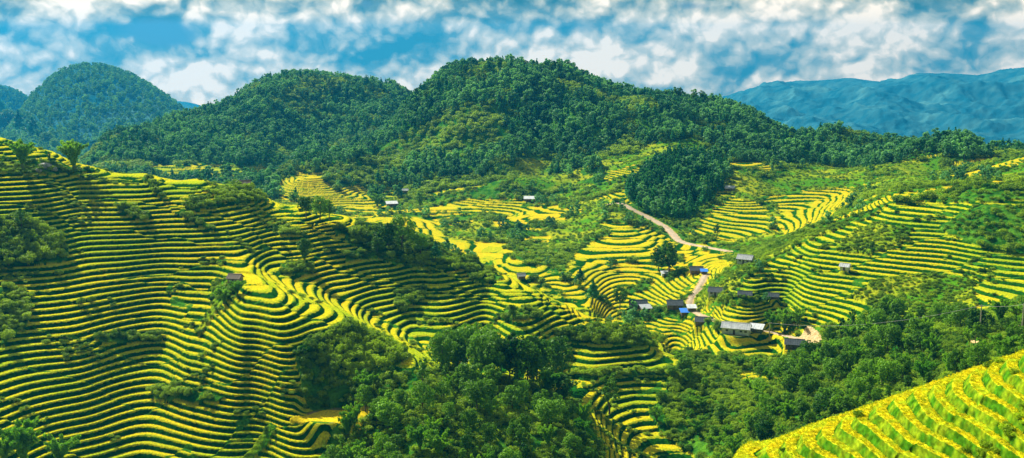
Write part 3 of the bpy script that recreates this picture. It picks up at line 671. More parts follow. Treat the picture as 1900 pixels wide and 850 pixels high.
# ---------------------------------------------------------------- plants one can point at
OCC = [(p[0], p[1], p[2]) for p in PADS]    # (x, y, radius) kept clear of scattered growth
def at(px, py, d0=240, dmax=5000):
    p = hit(px, py, d0, dmax); az = math.atan2(p[0], p[1]); D = math.hypot(p[0], p[1])
    z, c = ground(np.array([az]), np.array([D])); return Vector((p[0], p[1], float(z[0])))
ONE = [  # px, py of the foot, height in px, kind, width, variant, label
    (42, 314, 52, 'bamboo', 1.1, 0, 'bamboo clump above the boulders on the upper left terraces, left one of two'),
    (138, 318, 56, 'bamboo', 1.2, 1, 'bamboo clump at the right end of the boulder strip on the upper left terraces'),
    (92, 302, 18, 'tall', 1.2, 0, 'tiny tree between the two bamboo clumps on the upper left terraces'),
    (10, 247, 38, 'broad', 1.3, 1, 'round bright green tree on the crest at the far left edge'),
    (36, 250, 40, 'pine', 1.3, 0, 'dark conifer behind the crest of the left hill, tallest of its row'),
    (62, 258, 36, 'pine', 1.3, 2, 'dark conifer behind the left crest, right of the tallest one'),
    (2, 236, 50, 'pine', 1.2, 1, 'dark conifer cut by the left edge of the view'),
    (86, 270, 22, 'broad', 1.4, 2, 'small light green tree on the left crest above the upper fields'),
    (102, 278, 18, 'broad', 1.4, 3, 'little round tree at the right foot of the left crest tree row'),
    (40, 428, 38, 'tall', 1.3, 1, 'small tree rising out of the dark scrub at the left edge'),
    (565, 486, 46, 'broad', 1.0, 0, 'round lone tree standing on the middle terraces of the left hill'),
    (512, 438, 24, 'tall', 1.1, 2, 'little slim tree on the terraces left of the paired trees'),
    (568, 402, 38, 'broad', 1.0, 2, 'light green tree on the terrace bank, left of the darker pair'),
    (594, 406, 42, 'broad', 1.0, 3, 'dark tree with pointed crown, left one of the pair on the ridge terraces'),
    (611, 404, 36, 'tall', 1.4, 0, 'dark tree, right one of the pair on the ridge terraces'),
    (546, 374, 20, 'bamboo', 1.2, 2, 'small light bush tree where the left ridge bends down'),
    (745, 462, 60, 'broad', .95, 4, 'tallest tree on the scrubby ridge in the middle of the view'),
    (720, 462, 48, 'broad', .9, 1, 'dark tree just left of the tallest tree on the scrubby ridge'),
    (780, 474, 40, 'broad', .9, 2, 'leaning tree right of the tallest tree on the scrubby ridge'),
    (808, 486, 36, 'pine', 1.3, 3, 'narrow dark tree at the right end of the scrubby ridge group'),
    (700, 470, 30, 'broad', 1.1, 3, 'small tree at the left end of the scrubby ridge group'),
    (952, 596, 34, 'tall', 1.4, 2, 'thin see-through tree on the wide middle terraces'),
    (1130, 766, 78, 'tall', 1.2, 1, 'tall lone tree with bare lower trunk in the yellow gully fields'),
    (440, 545, 30, 'bamboo', 1.4, 0, 'feathery bush beside the hut at the top of the terraced knoll'),
    (415, 560, 34, 'bamboo', 1.4, 2, 'feathery bush below the hut on the left flank of the knoll'),
    (44, 866, 96, 'bamboo', 1.0, 1, 'large bamboo clump at the bottom left corner'),
    (112, 862, 62, 'bamboo', 1.1, 0, 'smaller bamboo clump right of the large one at the bottom left'),
    (8, 860, 60, 'bamboo', 1.1, 2, 'bamboo clump cut off by the bottom left edge'),
    (1150, 572, 42, 'broad', .9, 1, 'dark tree left of the dark roofed farmhouse in the valley'),
    (1100, 562, 44, 'pine', 1.4, 1, 'dark pointed tree on the slope left of the valley farmhouse'),
    (1076, 530, 34, 'pine', 1.4, 2, 'dark pointed tree above the slope of the yellow valley fields'),
    (1240, 508, 58, 'broad', 1.1, 0, 'big dark tree above the blue roofed shed by the road bend'),
    (1222, 500, 40, 'broad', 1.1, 3, 'dark tree left of the big dark tree by the road bend'),
    (1330, 442, 26, 'tall', 1.2, 1, 'little tree on the lower edge of the rectangular far field'),
    (1455, 612, 48, 'bamboo', 1.3, 1, 'thick bright bamboo clump beside the bare orange bank'),
    (1432, 612, 40, 'bamboo', 1.2, 2, 'bamboo clump left of the thick one beside the orange bank'),
    (1480, 598, 36, 'bamboo', 1.3, 0, 'bamboo clump uphill of the bare orange bank'),
    (700, 382, 26, 'bamboo', 1.5, 0, 'dark feathery clump left of the pale roofed hut below the mountain'),
    (780, 390, 34, 'tall', 1.2, 2, 'light green slim tree right of the pale roofed huts below the mountain'),
]
for px, py, hp, kind, w, v, lab in ONE:
    p = at(px, min(py, 849) if px > 150 else py, 240)
    nm = {'bamboo': 'bamboo_clump', 'broad': 'broadleaf_tree', 'tall': 'slender_tree', 'pine': 'conifer'}[kind]
    plant(kind, p, sz(hp, p) * 1.05, nm, lab, 'bamboo' if kind == 'bamboo' else 'tree', None, v, w, rot=px * .37)
    OCC.append((p.x, p.y, 1.5))
def in_poly(px, py, poly):
    ins = np.zeros(np.shape(px), bool); n = len(poly)
    for k in range(n):
        x0, y0 = poly[k]; x1, y1 = poly[(k + 1) % n]
        if y0 == y1: continue
        ins ^= ((y0 > py) != (y1 > py)) & (px < (x1 - x0) * (py - y0) / (y1 - y0) + x0)
    return ins
def grove(poly, n, d0, d1, hpx, kinds, name, label, cat, group, gap=2.6, seed=1, wide=(.9, 1.15)):
    r = R(seed); poly = np.array(poly, float); got = []; tries = 0
    while len(got) < n and tries < n * 40:
        tries += 1
        px = r.uniform(poly[:, 0].min(), poly[:, 0].max()); py = r.uniform(poly[:, 1].min(), poly[:, 1].max())
        if not in_poly(np.array([px]), np.array([py]), poly)[0]: continue
        p = hit(px, py, d0)
        D = math.hypot(p[0], p[1])
        if D > d1 or any((p[0] - q[0]) ** 2 + (p[1] - q[1]) ** 2 < gap * gap for q in got): continue
        if any((p[0] - q[0]) ** 2 + (p[1] - q[1]) ** 2 < (q[2] + gap * .6) ** 2 for q in OCC): continue
        got.append(p); h = r.uniform(*hpx) * D / F
        plant(kinds[r.integers(len(kinds))], (p[0], p[1], p[2] - .1), h, name, label, cat, group, None, r.uniform(*wide))
    print(name, len(got), tries); return got
TREES = []
TREES += grove([(845, 690), (880, 684), (1035, 704), (1040, 724), (1000, 726), (900, 712)], 13, 300, 380, (80, 100), ['tall', 'broad'], 'grove_tree', 'tall slender tree with bare trunk in the dark grove at the bottom centre', 'tree', 'tall trees of the bottom centre grove', 3.0, 3, (.75, .95))
TREES += grove([(805, 672), (850, 680), (850, 700), (800, 690)], 4, 300, 390, (60, 80), ['broad'], 'grove_tree', 'dark leafy tree at the upper left end of the bottom centre grove', 'tree', 'trees at the upper left end of the grove', 3, 4, (.9, 1.1))
TREES += grove([(600, 900), (640, 810), (665, 755), (700, 715), (830, 695), (900, 712), (1030, 735), (1075, 775), (1108, 850), (1112, 940)], 95, 240, 352, (28, 64), ['broad', 'broad', 'tall', 'bamboo'], 'slope_tree', 'leafy tree of the dark wooded spur at the bottom centre', 'tree', 'trees covering the bottom centre spur', 3.4, 5, (.75, 1.2))
TREES += grove([(1320, 900), (1345, 835), (1400, 775), (1470, 700), (1530, 650), (1570, 600), (1640, 590), (1770, 602), (1850, 600), (1960, 570), (1960, 640), (1860, 690), (1700, 735), (1600, 765), (1400, 850)], 150, 232, 440, (24, 56), ['broad', 'broad', 'tall', 'bamboo', 'broad'], 'hillside_tree', 'leafy tree of the wooded hillside above the foreground terraces at right', 'tree', 'trees of the wooded hillside at right', 3.4, 6, (.75, 1.2))
TREES += grove([(1190, 770), (1225, 720), (1262, 680), (1300, 665), (1440, 690), (1420, 745), (1390, 780), (1345, 850), (1290, 850)], 34, 250, 420, (18, 34), ['broad', 'bamboo'], 'ravine_tree', 'small tree in the dark ravine below the village fields', 'tree', 'small trees in the ravine', 3.2, 7, (1.1, 1.4))
# tall pines that break the skyline of the big mountain and the ridge right of it
rc = R(77)
def crest(pts, n_, hp, label, group, D0):
    xs = np.linspace(pts[0][0], pts[-1][0], n_) + rc.uniform(-5, 5, n_)
    for x in xs:
        y = float(np.interp(x, [q[0] for q in pts], [q[1] for q in pts])); az_, s_ = dir_of(x, y); D = D0 * rc.uniform(.985, 1.01)
        z_, _c = ground(np.array([float(az_)]), np.array([D]))
        plant('tall' if rc.random() < .7 else 'pine', (D * math.sin(az_), D * math.cos(az_), float(z_[0]) - .2), rc.uniform(*hp) * D / F, 'skyline_pine', label, 'tree', group, None, rc.uniform(1.1, 1.7))
crest(MT[:12], 62, (15, 27), 'tall pine standing out on the skyline of the big wooded mountain', 'pines on the skyline of the big mountain', 1052)
crest(sorted(ML)[2:], 46, (12, 20), 'pine on the skyline of the long wooded hill left of the big mountain', 'pines on the skyline of the left wooded hill', 1385)
crest(RID, 44, (15, 27), 'dark pine on the low skyline ridge below the blue range', 'pines on the low ridge below the blue range', 985)
SHR = []
SHR += grove([(560, 655), (605, 622), (650, 604), (700, 625), (758, 655), (742, 676), (680, 690), (612, 708), (575, 700)], 75, 250, 352, (16, 27), ['shrub'], 'shrub', 'leafy shrub on the steep right flank of the terraced knoll', 'shrub', 'shrubs on the right flank of the knoll', 1.6, 8, (.6, .8))
SHR += grove([(0, 402), (40, 402), (90, 428), (128, 458), (112, 484), (0, 496)], 40, 300, 500, (14, 24), ['shrub'], 'shrub', 'shrub in the dark thicket at the left edge of the terraces', 'shrub', 'shrubs of the left edge thicket', 2.2, 9, (.6, .8))
SHR += grove([(645, 436), (700, 426), (760, 430), (850, 474), (930, 514), (900, 522), (820, 498), (730, 486), (690, 468)], 55, 330, 520, (12, 24), ['shrub'], 'shrub', 'shrub of the scrubby ridge in the middle of the view', 'shrub', 'shrubs of the middle ridge', 2.2, 10, (.6, .8))
SHR += grove([(1035, 618), (1120, 608), (1196, 614), (1236, 640), (1190, 640), (1045, 632)], 34, 330, 520, (16, 26), ['shrub'], 'shrub', 'shrub in the long hedge strip on the lower right of the left hill', 'shrub', 'shrubs of the long hedge strip', 1.9, 11, (.6, .8))
SHR += grove([(330, 366), (400, 354), (450, 340), (515, 354), (495, 370), (420, 376), (350, 390)], 30, 380, 560, (8, 14), ['shrub'], 'shrub', 'low shrub of the scrub patch just below the left ridge top', 'shrub', 'shrubs below the left ridge top', 2.0, 12, (.6, .8))
for px, py, h in ((150, 560, 16), (170, 556, 13), (110, 508, 16), (540, 500, 18), (560, 502, 15), (525, 503, 14), (760, 560, 22), (750, 575, 18), (1000, 585, 20), (975, 590, 16), (20, 575, 20), (15, 630, 20), (350, 735, 16), (310, 732, 15),
                   (385, 740, 16), (230, 628, 13), (270, 630, 12), (120, 318, 12), (75, 318, 12), (235, 385, 13), (258, 398, 12)):
    p = at(px, py, 240); plant('shrub', p, sz(h, p), 'shrub', 'single low shrub growing on a terrace bank of the left hill', 'shrub', 'single shrubs on the terrace banks', None, .75)
print('plants', time.time() - T0)

# ---------------------------------------------------------------- growth nobody could count
def scatter(name, pts, scl, kinds_objs, seed):
    r = R(seed); n_ = len(pts)
    me = bpy.data.meshes.new(name); me.vertices.add(n_); me.vertices.foreach_set('co', np.ascontiguousarray(pts, np.float32).ravel())
    for nm, arr, ty in (('scl', scl, 'FLOAT'), ('rz', r.random(n_) * 6.28, 'FLOAT'), ('pick', r.integers(0, len(kinds_objs), n_), 'INT')):
        a = me.attributes.new(nm, ty, 'POINT'); a.data.foreach_set('value', np.ascontiguousarray(arr, np.float32 if ty == 'FLOAT' else np.int32))
    o = bpy.data.objects.new(name, me); COL.objects.link(o); tag(o, kind='stuff')
    g = bpy.data.node_groups.new(name + '_nodes', 'GeometryNodeTree')
    g.interface.new_socket('Geometry', in_out='INPUT', socket_type='NodeSocketGeometry'); g.interface.new_socket('Geometry', in_out='OUTPUT', socket_type='NodeSocketGeometry')
    N, L = g.nodes, g.links; gi = N.new('NodeGroupInput'); go = N.new('NodeGroupOutput')
    jn = N.new('GeometryNodeJoinGeometry')
    for lst in kinds_objs:
        j2 = N.new('GeometryNodeJoinGeometry')
        for ob in lst:
            oi = N.new('GeometryNodeObjectInfo'); oi.inputs['Object'].default_value = ob; oi.transform_space = 'ORIGINAL'; L.new(oi.outputs['Geometry'], j2.inputs[0])
        ti = N.new('GeometryNodeGeometryToInstance'); L.new(j2.outputs[0], ti.inputs[0]); L.new(ti.outputs[0], jn.inputs[0])
    ip = N.new('GeometryNodeInstanceOnPoints'); ip.inputs['Pick Instance'].default_value = True
    def at_(nm, ty):
        a = N.new('GeometryNodeInputNamedAttribute'); a.data_type = ty; a.inputs[0].default_value = nm; return a.outputs[0]
    m2p = N.new('GeometryNodeMeshToPoints'); L.new(gi.outputs[0], m2p.inputs[0])
    L.new(m2p.outputs[0], ip.inputs['Points']); L.new(jn.outputs[0], ip.inputs['Instance']); L.new(at_('pick', 'INT'), ip.inputs['Instance Index'])
    cx = N.new('ShaderNodeCombineXYZ'); L.new(at_('rz', 'FLOAT'), cx.inputs[2]); L.new(cx.outputs[0], ip.inputs['Rotation'])
    cs_ = N.new('ShaderNodeCombineXYZ'); sc = at_('scl', 'FLOAT'); [L.new(sc, cs_.inputs[k]) for k in range(3)]; L.new(cs_.outputs[0], ip.inputs['Scale'])
    L.new(ip.outputs[0], go.inputs[0])
    md = o.modifiers.new('growth', 'NODES'); md.node_group = g
    return o
PO = {}
def proto_objs(key, lst, split=True):
    out = []
    for k, (a, b) in enumerate(lst):
        os_ = []
        for me in (a, b):
            if me is not None: os_.append(bpy.data.objects.new(me.name, me))
        out.append(os_)
    PO[key] = out
for k, l in FAR.items(): proto_objs(k, l)
proto_objs('near_tree', [(c, t) for c, t, _, _ in PROTO['broad']]); proto_objs('near_shrub', [(c, None) for c, t, _, _ in PROTO['shrub']])

def sample(spacing, d0, d1, seed):
    """even spread over the real ground, leaving out what ridges hide by a wide margin"""
    r = R(seed); area = AZ_MAX * (d1 * d1 - d0 * d0); n_ = int(area / spacing ** 2)
    az = r.uniform(-AZ_MAX * .93, AZ_MAX * .93, n_); D = np.sqrt(r.uniform(d0 * d0, d1 * d1, n_))
    z, cls = ground(az, D)
    zb = base_slope(az, D) * D
    hid = np.zeros(n_, bool)
    for f in np.linspace(.55, .97, 15):
        ok = D * f > 200
        hid |= ok & (base_slope(az, D * f) * D > zb + 22)
    k = ~hid
    if d0 > 160 and d0 < 1000:
        b_, _z, w_ = near_road(D * np.sin(az), D * np.cos(az)); k &= b_ > w_ + 1.0 + 1.6 * (D > 560)
    return az[k], D[k], z[k], cls[k]
def xyz(az, D, z): return np.stack([D * np.sin(az), D * np.cos(az), z], 1)
OA = np.array([(p[0], p[1], 1.5) for p in TREES] + OCC)
# undergrowth on the near slopes
az, D, z, c = sample(2.0, 165, 470, 201)
px, py = to_px(az, z / D)
m = ((c == S) | (c == FO)); r = R(1)
scatter('undergrowth', xyz(az, D, z - .15)[m], r.uniform(1.2, 2.6, m.sum()), PO['near_shrub'], 3)
# scrub on the middle slopes
az, D, z, c = sample(2.9, 470, 900, 202)
cl = fbm(D * np.sin(az) / 38, D * np.cos(az) / 38, 3)
m = ((c == S) | (c == FO)) & ((cl > -.45) | (D < 640)); r = R(2)
scatter('hillside_scrub', xyz(az, D, z - .2)[m], (r.uniform(1.0, 3.2, m.sum()) * (1 + .5 * np.clip(cl[m], -.6, .8))), PO['scrub'], 4)
m2 = (c == ME) & (r.random(len(c)) < .8)
m3 = (c == PI_)
az2, D2, z2, c2 = sample(3.8, 600, 930, 203); m3 = c2 == PI_; r = R(3)
scatter('pine_wood', xyz(az2, D2, z2 - .3)[m3], r.uniform(6, 13.5, m3.sum()), PO['pinewood'] + PO['wood'][:1], 5)
scatter('meadow_tussocks', xyz(az, D, z - .2)[m2], r.uniform(.7, 1.9, m2.sum()), PO['scrub'], 6)
# loose trees over the middle slopes
az, D, z, c = sample(10, 430, 900, 204); X_, Y_ = D * np.sin(az), D * np.cos(az)
clump = fbm(X_ / 60, Y_ / 60, 2); m = (c == S) & (clump > .12); r = R(4)
scatter('loose_trees', xyz(az, D, z - .3)[m], r.uniform(4.0, 8.0, m.sum()), PO['wood'] , 7)
az, D, z, c = sample(1.5, 250, 620, 210); r = R(12); m = (c == ME)
scatter('grass_clumps', xyz(az, D, z - .2)[m], r.uniform(.5, 1.5, m.sum()), PO['near_shrub'], 14)
# the mountain woods
az, D, z, c = sample(4.6, 820, 1640, 205); X_, Y_ = D * np.sin(az), D * np.cos(az)
thick = fbm(X_ / 70, Y_ / 70, 3); m = ((c == FO) & (thick > -.5)) | ((c == S) & (thick > .15)); r = R(5)
scatter('mountain_wood', xyz(az, D, z - .4)[m], r.uniform(4.5, 11.5, m.sum()) * np.where(thick[m] < -.25, .6, 1), PO['wood'] + PO['pinewood'][:2], 8)
m = ((c == S) & (thick <= .25)) | ((c == FO) & (thick < -.22))
scatter('mountain_scrub', xyz(az, D, z - .2)[m], r.uniform(3, 5.5, m.sum()), PO['scrub'], 9)
az, D, z, c = sample(14, 1900, 4400, 206); r = R(6); m = np.degrees(az) < -9
scatter('dome_hill_wood', xyz(az, D, z - .4)[m], r.uniform(10, 18, m.sum()), PO['wood'], 10)
# weeds and low bushes on the banks between the rice fields
az, D, z, c = sample(1.7, 300, 620, 207); X_, Y_ = D * np.sin(az), D * np.cos(az); r = R(8)
wn_ = fbm(X_ / 22, Y_ / 9, 3); m = (c == T) & (wn_ > .55)
scatter('bank_weeds', xyz(az, D, z - .2)[m], r.uniform(.6, 1.7, m.sum()), PO['near_shrub'], 11)
az, D, z, c = sample(.8, 70, 122, 208); X_, Y_ = D * np.sin(az), D * np.cos(az); px, py = to_px(az, z / D); r = R(9)
wn_ = fbm(X_ / 5, Y_ / 3.5, 3); m = (c == T) & (px > 1300) & (((wn_ > .55) & (px + py * .5 > 2160)) | (wn_ > .72) | (np.abs((px - 1800) + 1.4 * (py - 850)) < 30)) 
scatter('field_edge_weeds', xyz(az, D, z - .1)[m], r.uniform(.3, .8, m.sum()), PO['near_shrub'], 12)
# standing rice on the nearest fields
def rice_tuft(r, name):
    n_ = 16; a = r.random(n_) * 6.28; q = r.random(n_) * .30; h_ = .6 + .5 * r.random(n_); ln = .15 + .35 * r.random(n_); w_ = .035
    x, y = q * np.cos(a), q * np.sin(a); dx, dy = np.cos(a), np.sin(a)
    A_ = np.stack([x - dy * w_, y + dx * w_, np.zeros(n_)], 1); B_ = np.stack([x + dy * w_, y - dx * w_, np.zeros(n_)], 1)
    C_ = np.stack([x + dx * ln + dy * w_ * 2.2, y + dy * ln - dx * w_ * 2.2, h_], 1); D_ = np.stack([x + dx * ln - dy * w_ * 2.2, y + dy * ln + dx * w_ * 2.2, h_ * .96], 1)
    v = np.stack([A_, B_, C_, D_], 1).reshape(-1, 3); return np_mesh(name, v, quads_of(len(v)), ML_['rice'])
proto_objs('rice', [(rice_tuft(R(300 + k), 'rice_tuft'), None) for k in range(4)])
r = R(10); n_ = 60000; az = r.uniform(math.radians(8), AZ_MAX * .9, n_); D = r.uniform(74, 120, n_); z, cls, colr, seam, tm = ground(az, D, True)
m = tm & (colr[:, 0] > .36)
scatter('rice_plants', xyz(az, D, z - .03)[m], r.uniform(.08, .15, m.sum()), PO['rice'], 13)
print('stuff', time.time() - T0)
# ---------------------------------------------------------------- houses, huts, poles, boulders
BM = dict(pale=plain('limewash', (.62, .68, .60), (.45, .52, .46), 1.5, .8), darkgreen=plain('tarred_boards', (.03, .08, .06), (.06, .11, .08), 2), wood=plain('old_boards', (.10, .075, .05), (.19, .15, .10), 2, .85, 0, (6, 6, .5)),
          stone=plain('field_stone', (.16, .15, .13), (.32, .30, .26), 3, .95), white=plain('white_sheet_roof', (.66, .68, .66), (.42, .45, .45), .8, .45), slate=plain('dark_roof', (.035, .055, .065), (.085, .11, .12), 1.6, .7),
          grey=plain('grey_roof', (.28, .31, .32), (.45, .47, .46), 1.2, .6), blue=plain('blue_tarpaulin', (.02, .16, .62), (.03, .24, .75), 1.5, .5), thatch=plain('thatch', (.14, .11, .08), (.27, .22, .16), 3, .95, 0, (8, 8, 1)),
          frame=plain('window_frame', (.40, .38, .32), (.3, .28, .24), 3), pane=plain('window_pane', (.015, .02, .025), (.03, .04, .045), 2, .15), door=plain('plank_door', (.07, .05, .03), (.12, .09, .06), 3), concrete=plain('pole_concrete', (.42, .38, .26), (.30, .27, .18), 2, .9),
          rock=plain('grey_rock', (.16, .18, .17), (.34, .35, .32), 1.2, .95, 0, (1, 1, 1), .6), wire=plain('cable', (.5, .5, .45)))
def box(x0, x1, y0, y1, z0, z1):
    v = [(x0, y0, z0), (x1, y0, z0), (x1, y1, z0), (x0, y1, z0), (x0, y0, z1), (x1, y0, z1), (x1, y1, z1), (x0, y1, z1)]
    return v, [(0, 3, 2, 1), (4, 5, 6, 7), (0, 1, 5, 4), (1, 2, 6, 5), (2, 3, 7, 6), (3, 0, 4, 7)]
def mesh_obj(name, parts, mat, parent=None):
    V, Q = [], []; o = 0
    for v, f in parts:
        V += [tuple(p) for p in v]; Q += [tuple(i + o for i in q) for q in f]; o += len(v)
    me = bpy.data.meshes.new(name); me.from_pydata(V, [], Q); me.materials.append(mat); me.update()
    ob = bpy.data.objects.new(name, me); COL.objects.link(ob); ob.parent = parent
    return ob
def slab(p, q, r, s, t):
    """thin sheet through four corners, thickness t"""
    a = [Vector(c) for c in (p, q, r, s)]; n_ = (a[1] - a[0]).cross(a[3] - a[0]).normalized() * t
    v = [tuple(c) for c in a] + [tuple(c + n_) for c in a]
    return v, [(0, 3, 2, 1), (4, 5, 6, 7), (0, 1, 5, 4), (1, 2, 6, 5), (2, 3, 7, 6), (3, 0, 4, 7)]
def house(kind, loc, w, d, h, yaw, wall, roof, style, label):
    root = bpy.data.objects.new(kind, None); COL.objects.link(root); root.location = loc; root.rotation_euler = (0, 0, yaw - math.atan2(loc[0], loc[1])); tag(root, label, 'house' if kind == 'farmhouse' else kind)
    root.empty_display_size = .5
    a, b = w / 2, d / 2; rise = (d * .34 if style == 'gable' else d * .22); ov = .45
    wp = [box(-a, a, -b, b, -2.0, h)]
    if style == 'gable':
        wp.append(([(-a, -b, h), (-a, b, h), (-a, 0, h + rise), (a, -b, h), (a, b, h), (a, 0, h + rise)], [(0, 2, 1), (3, 4, 5), (0, 3, 5, 2), (1, 2, 5, 4)]))
        k = rise / b; e = h - ov * k
        rp = [slab((-a - ov, -b - ov, e + .03), (a + ov, -b - ov, e + .03), (a + ov, .0, h + rise + .03), (-a - ov, .0, h + rise + .03), .10),
              slab((a + ov, b + ov, e + .03), (-a - ov, b + ov, e + .03), (-a - ov, .0, h + rise + .03), (a + ov, .0, h + rise + .03), .10), box(-a - ov, a + ov, -.14, .14, h + rise + .06, h + rise + .2)]
    else:
        wp.append(([(-a, -b, h), (-a, b, h), (-a, b, h + rise), (a, -b, h), (a, b, h), (a, b, h + rise)], [(0, 2, 1), (3, 4, 5), (0, 3, 5, 2), (1, 2, 5, 4)]))
        k = rise / d
        rp = [slab((-a - ov, -b - ov * 1.6, h - ov * 1.6 * k + .04), (a + ov, -b - ov * 1.6, h - ov * 1.6 * k + .04), (a + ov, b + ov, h + rise + ov * k + .04), (-a - ov, b + ov, h + rise + ov * k + .04), .09)]
    mesh_obj('wall', wp, BM[wall], root)
    ro = mesh_obj('roof', rp, BM[roof], root)
    ribs = []
    for q in range(int((w + 2 * ov) / .9)):       # battens that break the roof into strips
        x = -a - ov + .45 + q * .9
        if style == 'gable': ribs.append(slab((x, -b - ov, e + .14), (x + .07, -b - ov, e + .14), (x + .07, -.1, h + rise + .12), (x, -.1, h + rise + .12), .05))
        else: ribs.append(slab((x, -b - ov * 1.6, h - ov * 1.6 * k + .13), (x + .07, -b - ov * 1.6, h - ov * 1.6 * k + .13), (x + .07, b + ov, h + rise + ov * k + .13), (x, b + ov, h + rise + ov * k + .13), .05))
    mesh_obj('batten', ribs, BM[roof], ro)
    dx = -a * .1 if w > 5 else 0
    mesh_obj('door', [box(dx - .45, dx + .45, -b - .05, -b + .02, 0, min(1.9, h - .15))], BM['door'], root)
    if w > 5:
        for x in ((-a * .62), (a * .42), (a * .75)) if w > 8 else ((-a * .6), (a * .5)):
            f = mesh_obj('window', [box(x - .55, x + .55, -b - .06, -b + .02, h * .42, h * .42 + .85)], BM['frame'], root)
            mesh_obj('pane', [box(x - .45, x - .03, -b - .09, -b - .05, h * .42 + .08, h * .42 + .77), box(x + .03, x + .45, -b - .09, -b - .05, h * .42 + .08, h * .42 + .77)], BM['pane'], f)
    if style == 'gable' and kind == 'farmhouse':
        for x in (-a - .2, a + .2):
            mesh_obj('porch_post', [box(x - .07, x + .07, -b - .35, -b - .22, -1, e + .05)], BM['door'], root)
    return root
for st, p in zip(SITES, SITE_P):
    house(st[0], (p[0], p[1], p[2]), st[3], st[4], st[5], st[6], st[8], st[9], st[10], st[11])
# road ribbons
for line, wd in ROADS:
    V, Q = [], []
    for k in range(len(line)):
        d = line[min(k + 1, len(line) - 1)] - line[max(k - 1, 0)]; n_ = np.array([-d[1], d[0], 0]); n_ /= np.linalg.norm(n_) + 1e-9
        ww = wd * (1 + .18 * math.sin(k * .9) + .1 * math.sin(k * 2.3))
        for t in (-1, -.45, -.2, .2, .45, 1):
            c = line[k] + n_ * ww * t; V.append((c[0], c[1], line[k][2] + .14 + (.05 if abs(t) < .3 else 0) - (.18 if abs(t) == 1 else 0)))
    for k in range(len(line) - 1):
        for j in range(5): a = k * 6 + j; Q.append((a, a + 1, a + 7, a + 6))
    o = mesh_obj('dirt_road', [(V, Q)], MROAD); tag(o, kind='structure')
# poles with insulator bars and cables
def pole(px, py, hp, label, d0=240):
    p = at(px, py, d0); h = sz(hp, p)
    root = bpy.data.objects.new('utility_pole', None); COL.objects.link(root); root.location = p; root.rotation_euler = (0, 0, .4); tag(root, label, 'pole')
    v, f = tube([(0, 0, -1), (0.02, 0, h * .5), (0, 0, h)], [.26, .22, .16], 8); mesh_obj('post', [(v, f)], BM['concrete'], root)
    c = mesh_obj('crossarm', [box(-.9, .9, -.24, -.16, h - .55, h - .43)], BM['concrete'], root)
    for x in (-.75, 0, .75): mesh_obj('insulator', [tube([(x, -.2, h - .43), (x, -.2, h - .2)], [.07, .05], 6)], BM['white'], c)
    return Vector((p.x, p.y, p.z + h - .25))
tops = [pole(1817, 630, 62, 'pale utility pole in bare earth among trees, left one of two'), pole(1895, 628, 60, 'pale utility pole on the earth bank at the right edge'),
        pole(1427, 632, 36, 'thin utility pole at the right end of the long pale farmhouse', 400)]
ends = [(tops[0], tops[1]), (tops[1], tops[1] + Vector((60, -10, 6))), (tops[2], tops[0])]
for (a, b), lb in zip(ends, ('sagging cable between the two poles at the right', 'cable running from the right edge pole out of view', 'long cable from the farmhouse pole across the wooded hillside')):
    pts = [a.lerp(b, t) - Vector((0, 0, 4 * t * (1 - t) * (a - b).length * .03)) for t in np.linspace(0, 1, 24)]
    v, f = tube(pts, [.03] * 24, 4); o = mesh_obj('cable', [(v, f)], BM['wire']); tag(o, lb, 'cable')
# boulders on the upper left terraces
def boulder(px, py, r_, label, seed, d0=300):
    p = at(px, py, d0); rr = R(seed); V, Q = [], []
    nu, nv = 14, 9
    for i in range(nv + 1):
        th = math.pi * i / nv
        for j in range(nu):
            ph = 2 * math.pi * j / nu; d = np.array([math.sin(th) * math.cos(ph), math.sin(th) * math.sin(ph), math.cos(th)])
            k = 1 + .35 * float(pnoise(d[0] * 1.6 + seed, d[1] * 1.6 + d[2])) + .15 * float(pnoise(d[0] * 4 + seed, d[2] * 4 + d[1] * 2))
            V.append(tuple(d * r_ * k * np.array([1.25, 1, .72])))
    for i in range(nv):
        for j in range(nu): a = i * nu + j; b = i * nu + (j + 1) % nu; Q.append((a, a + nu, b + nu, b))
    o = mesh_obj('boulder', [(V, Q)], BM['rock']); o.location = p + Vector((0, 0, r_ * .3)); o.rotation_euler = (0, 0, seed); tag(o, label, 'rock')
boulder(84, 312, 2.0, 'large grey boulder between the two bamboo clumps on the upper left', 1)
boulder(100, 316, 1.4, 'grey boulder right of the large one between the bamboo clumps', 2)
boulder(72, 318, 1.2, 'small grey boulder left of the large one by the left bamboo clump', 3)
boulder(1838, 640, 1.4, 'brown rock below the left utility pole at the right', 5, 240)
print('built', time.time() - T0)
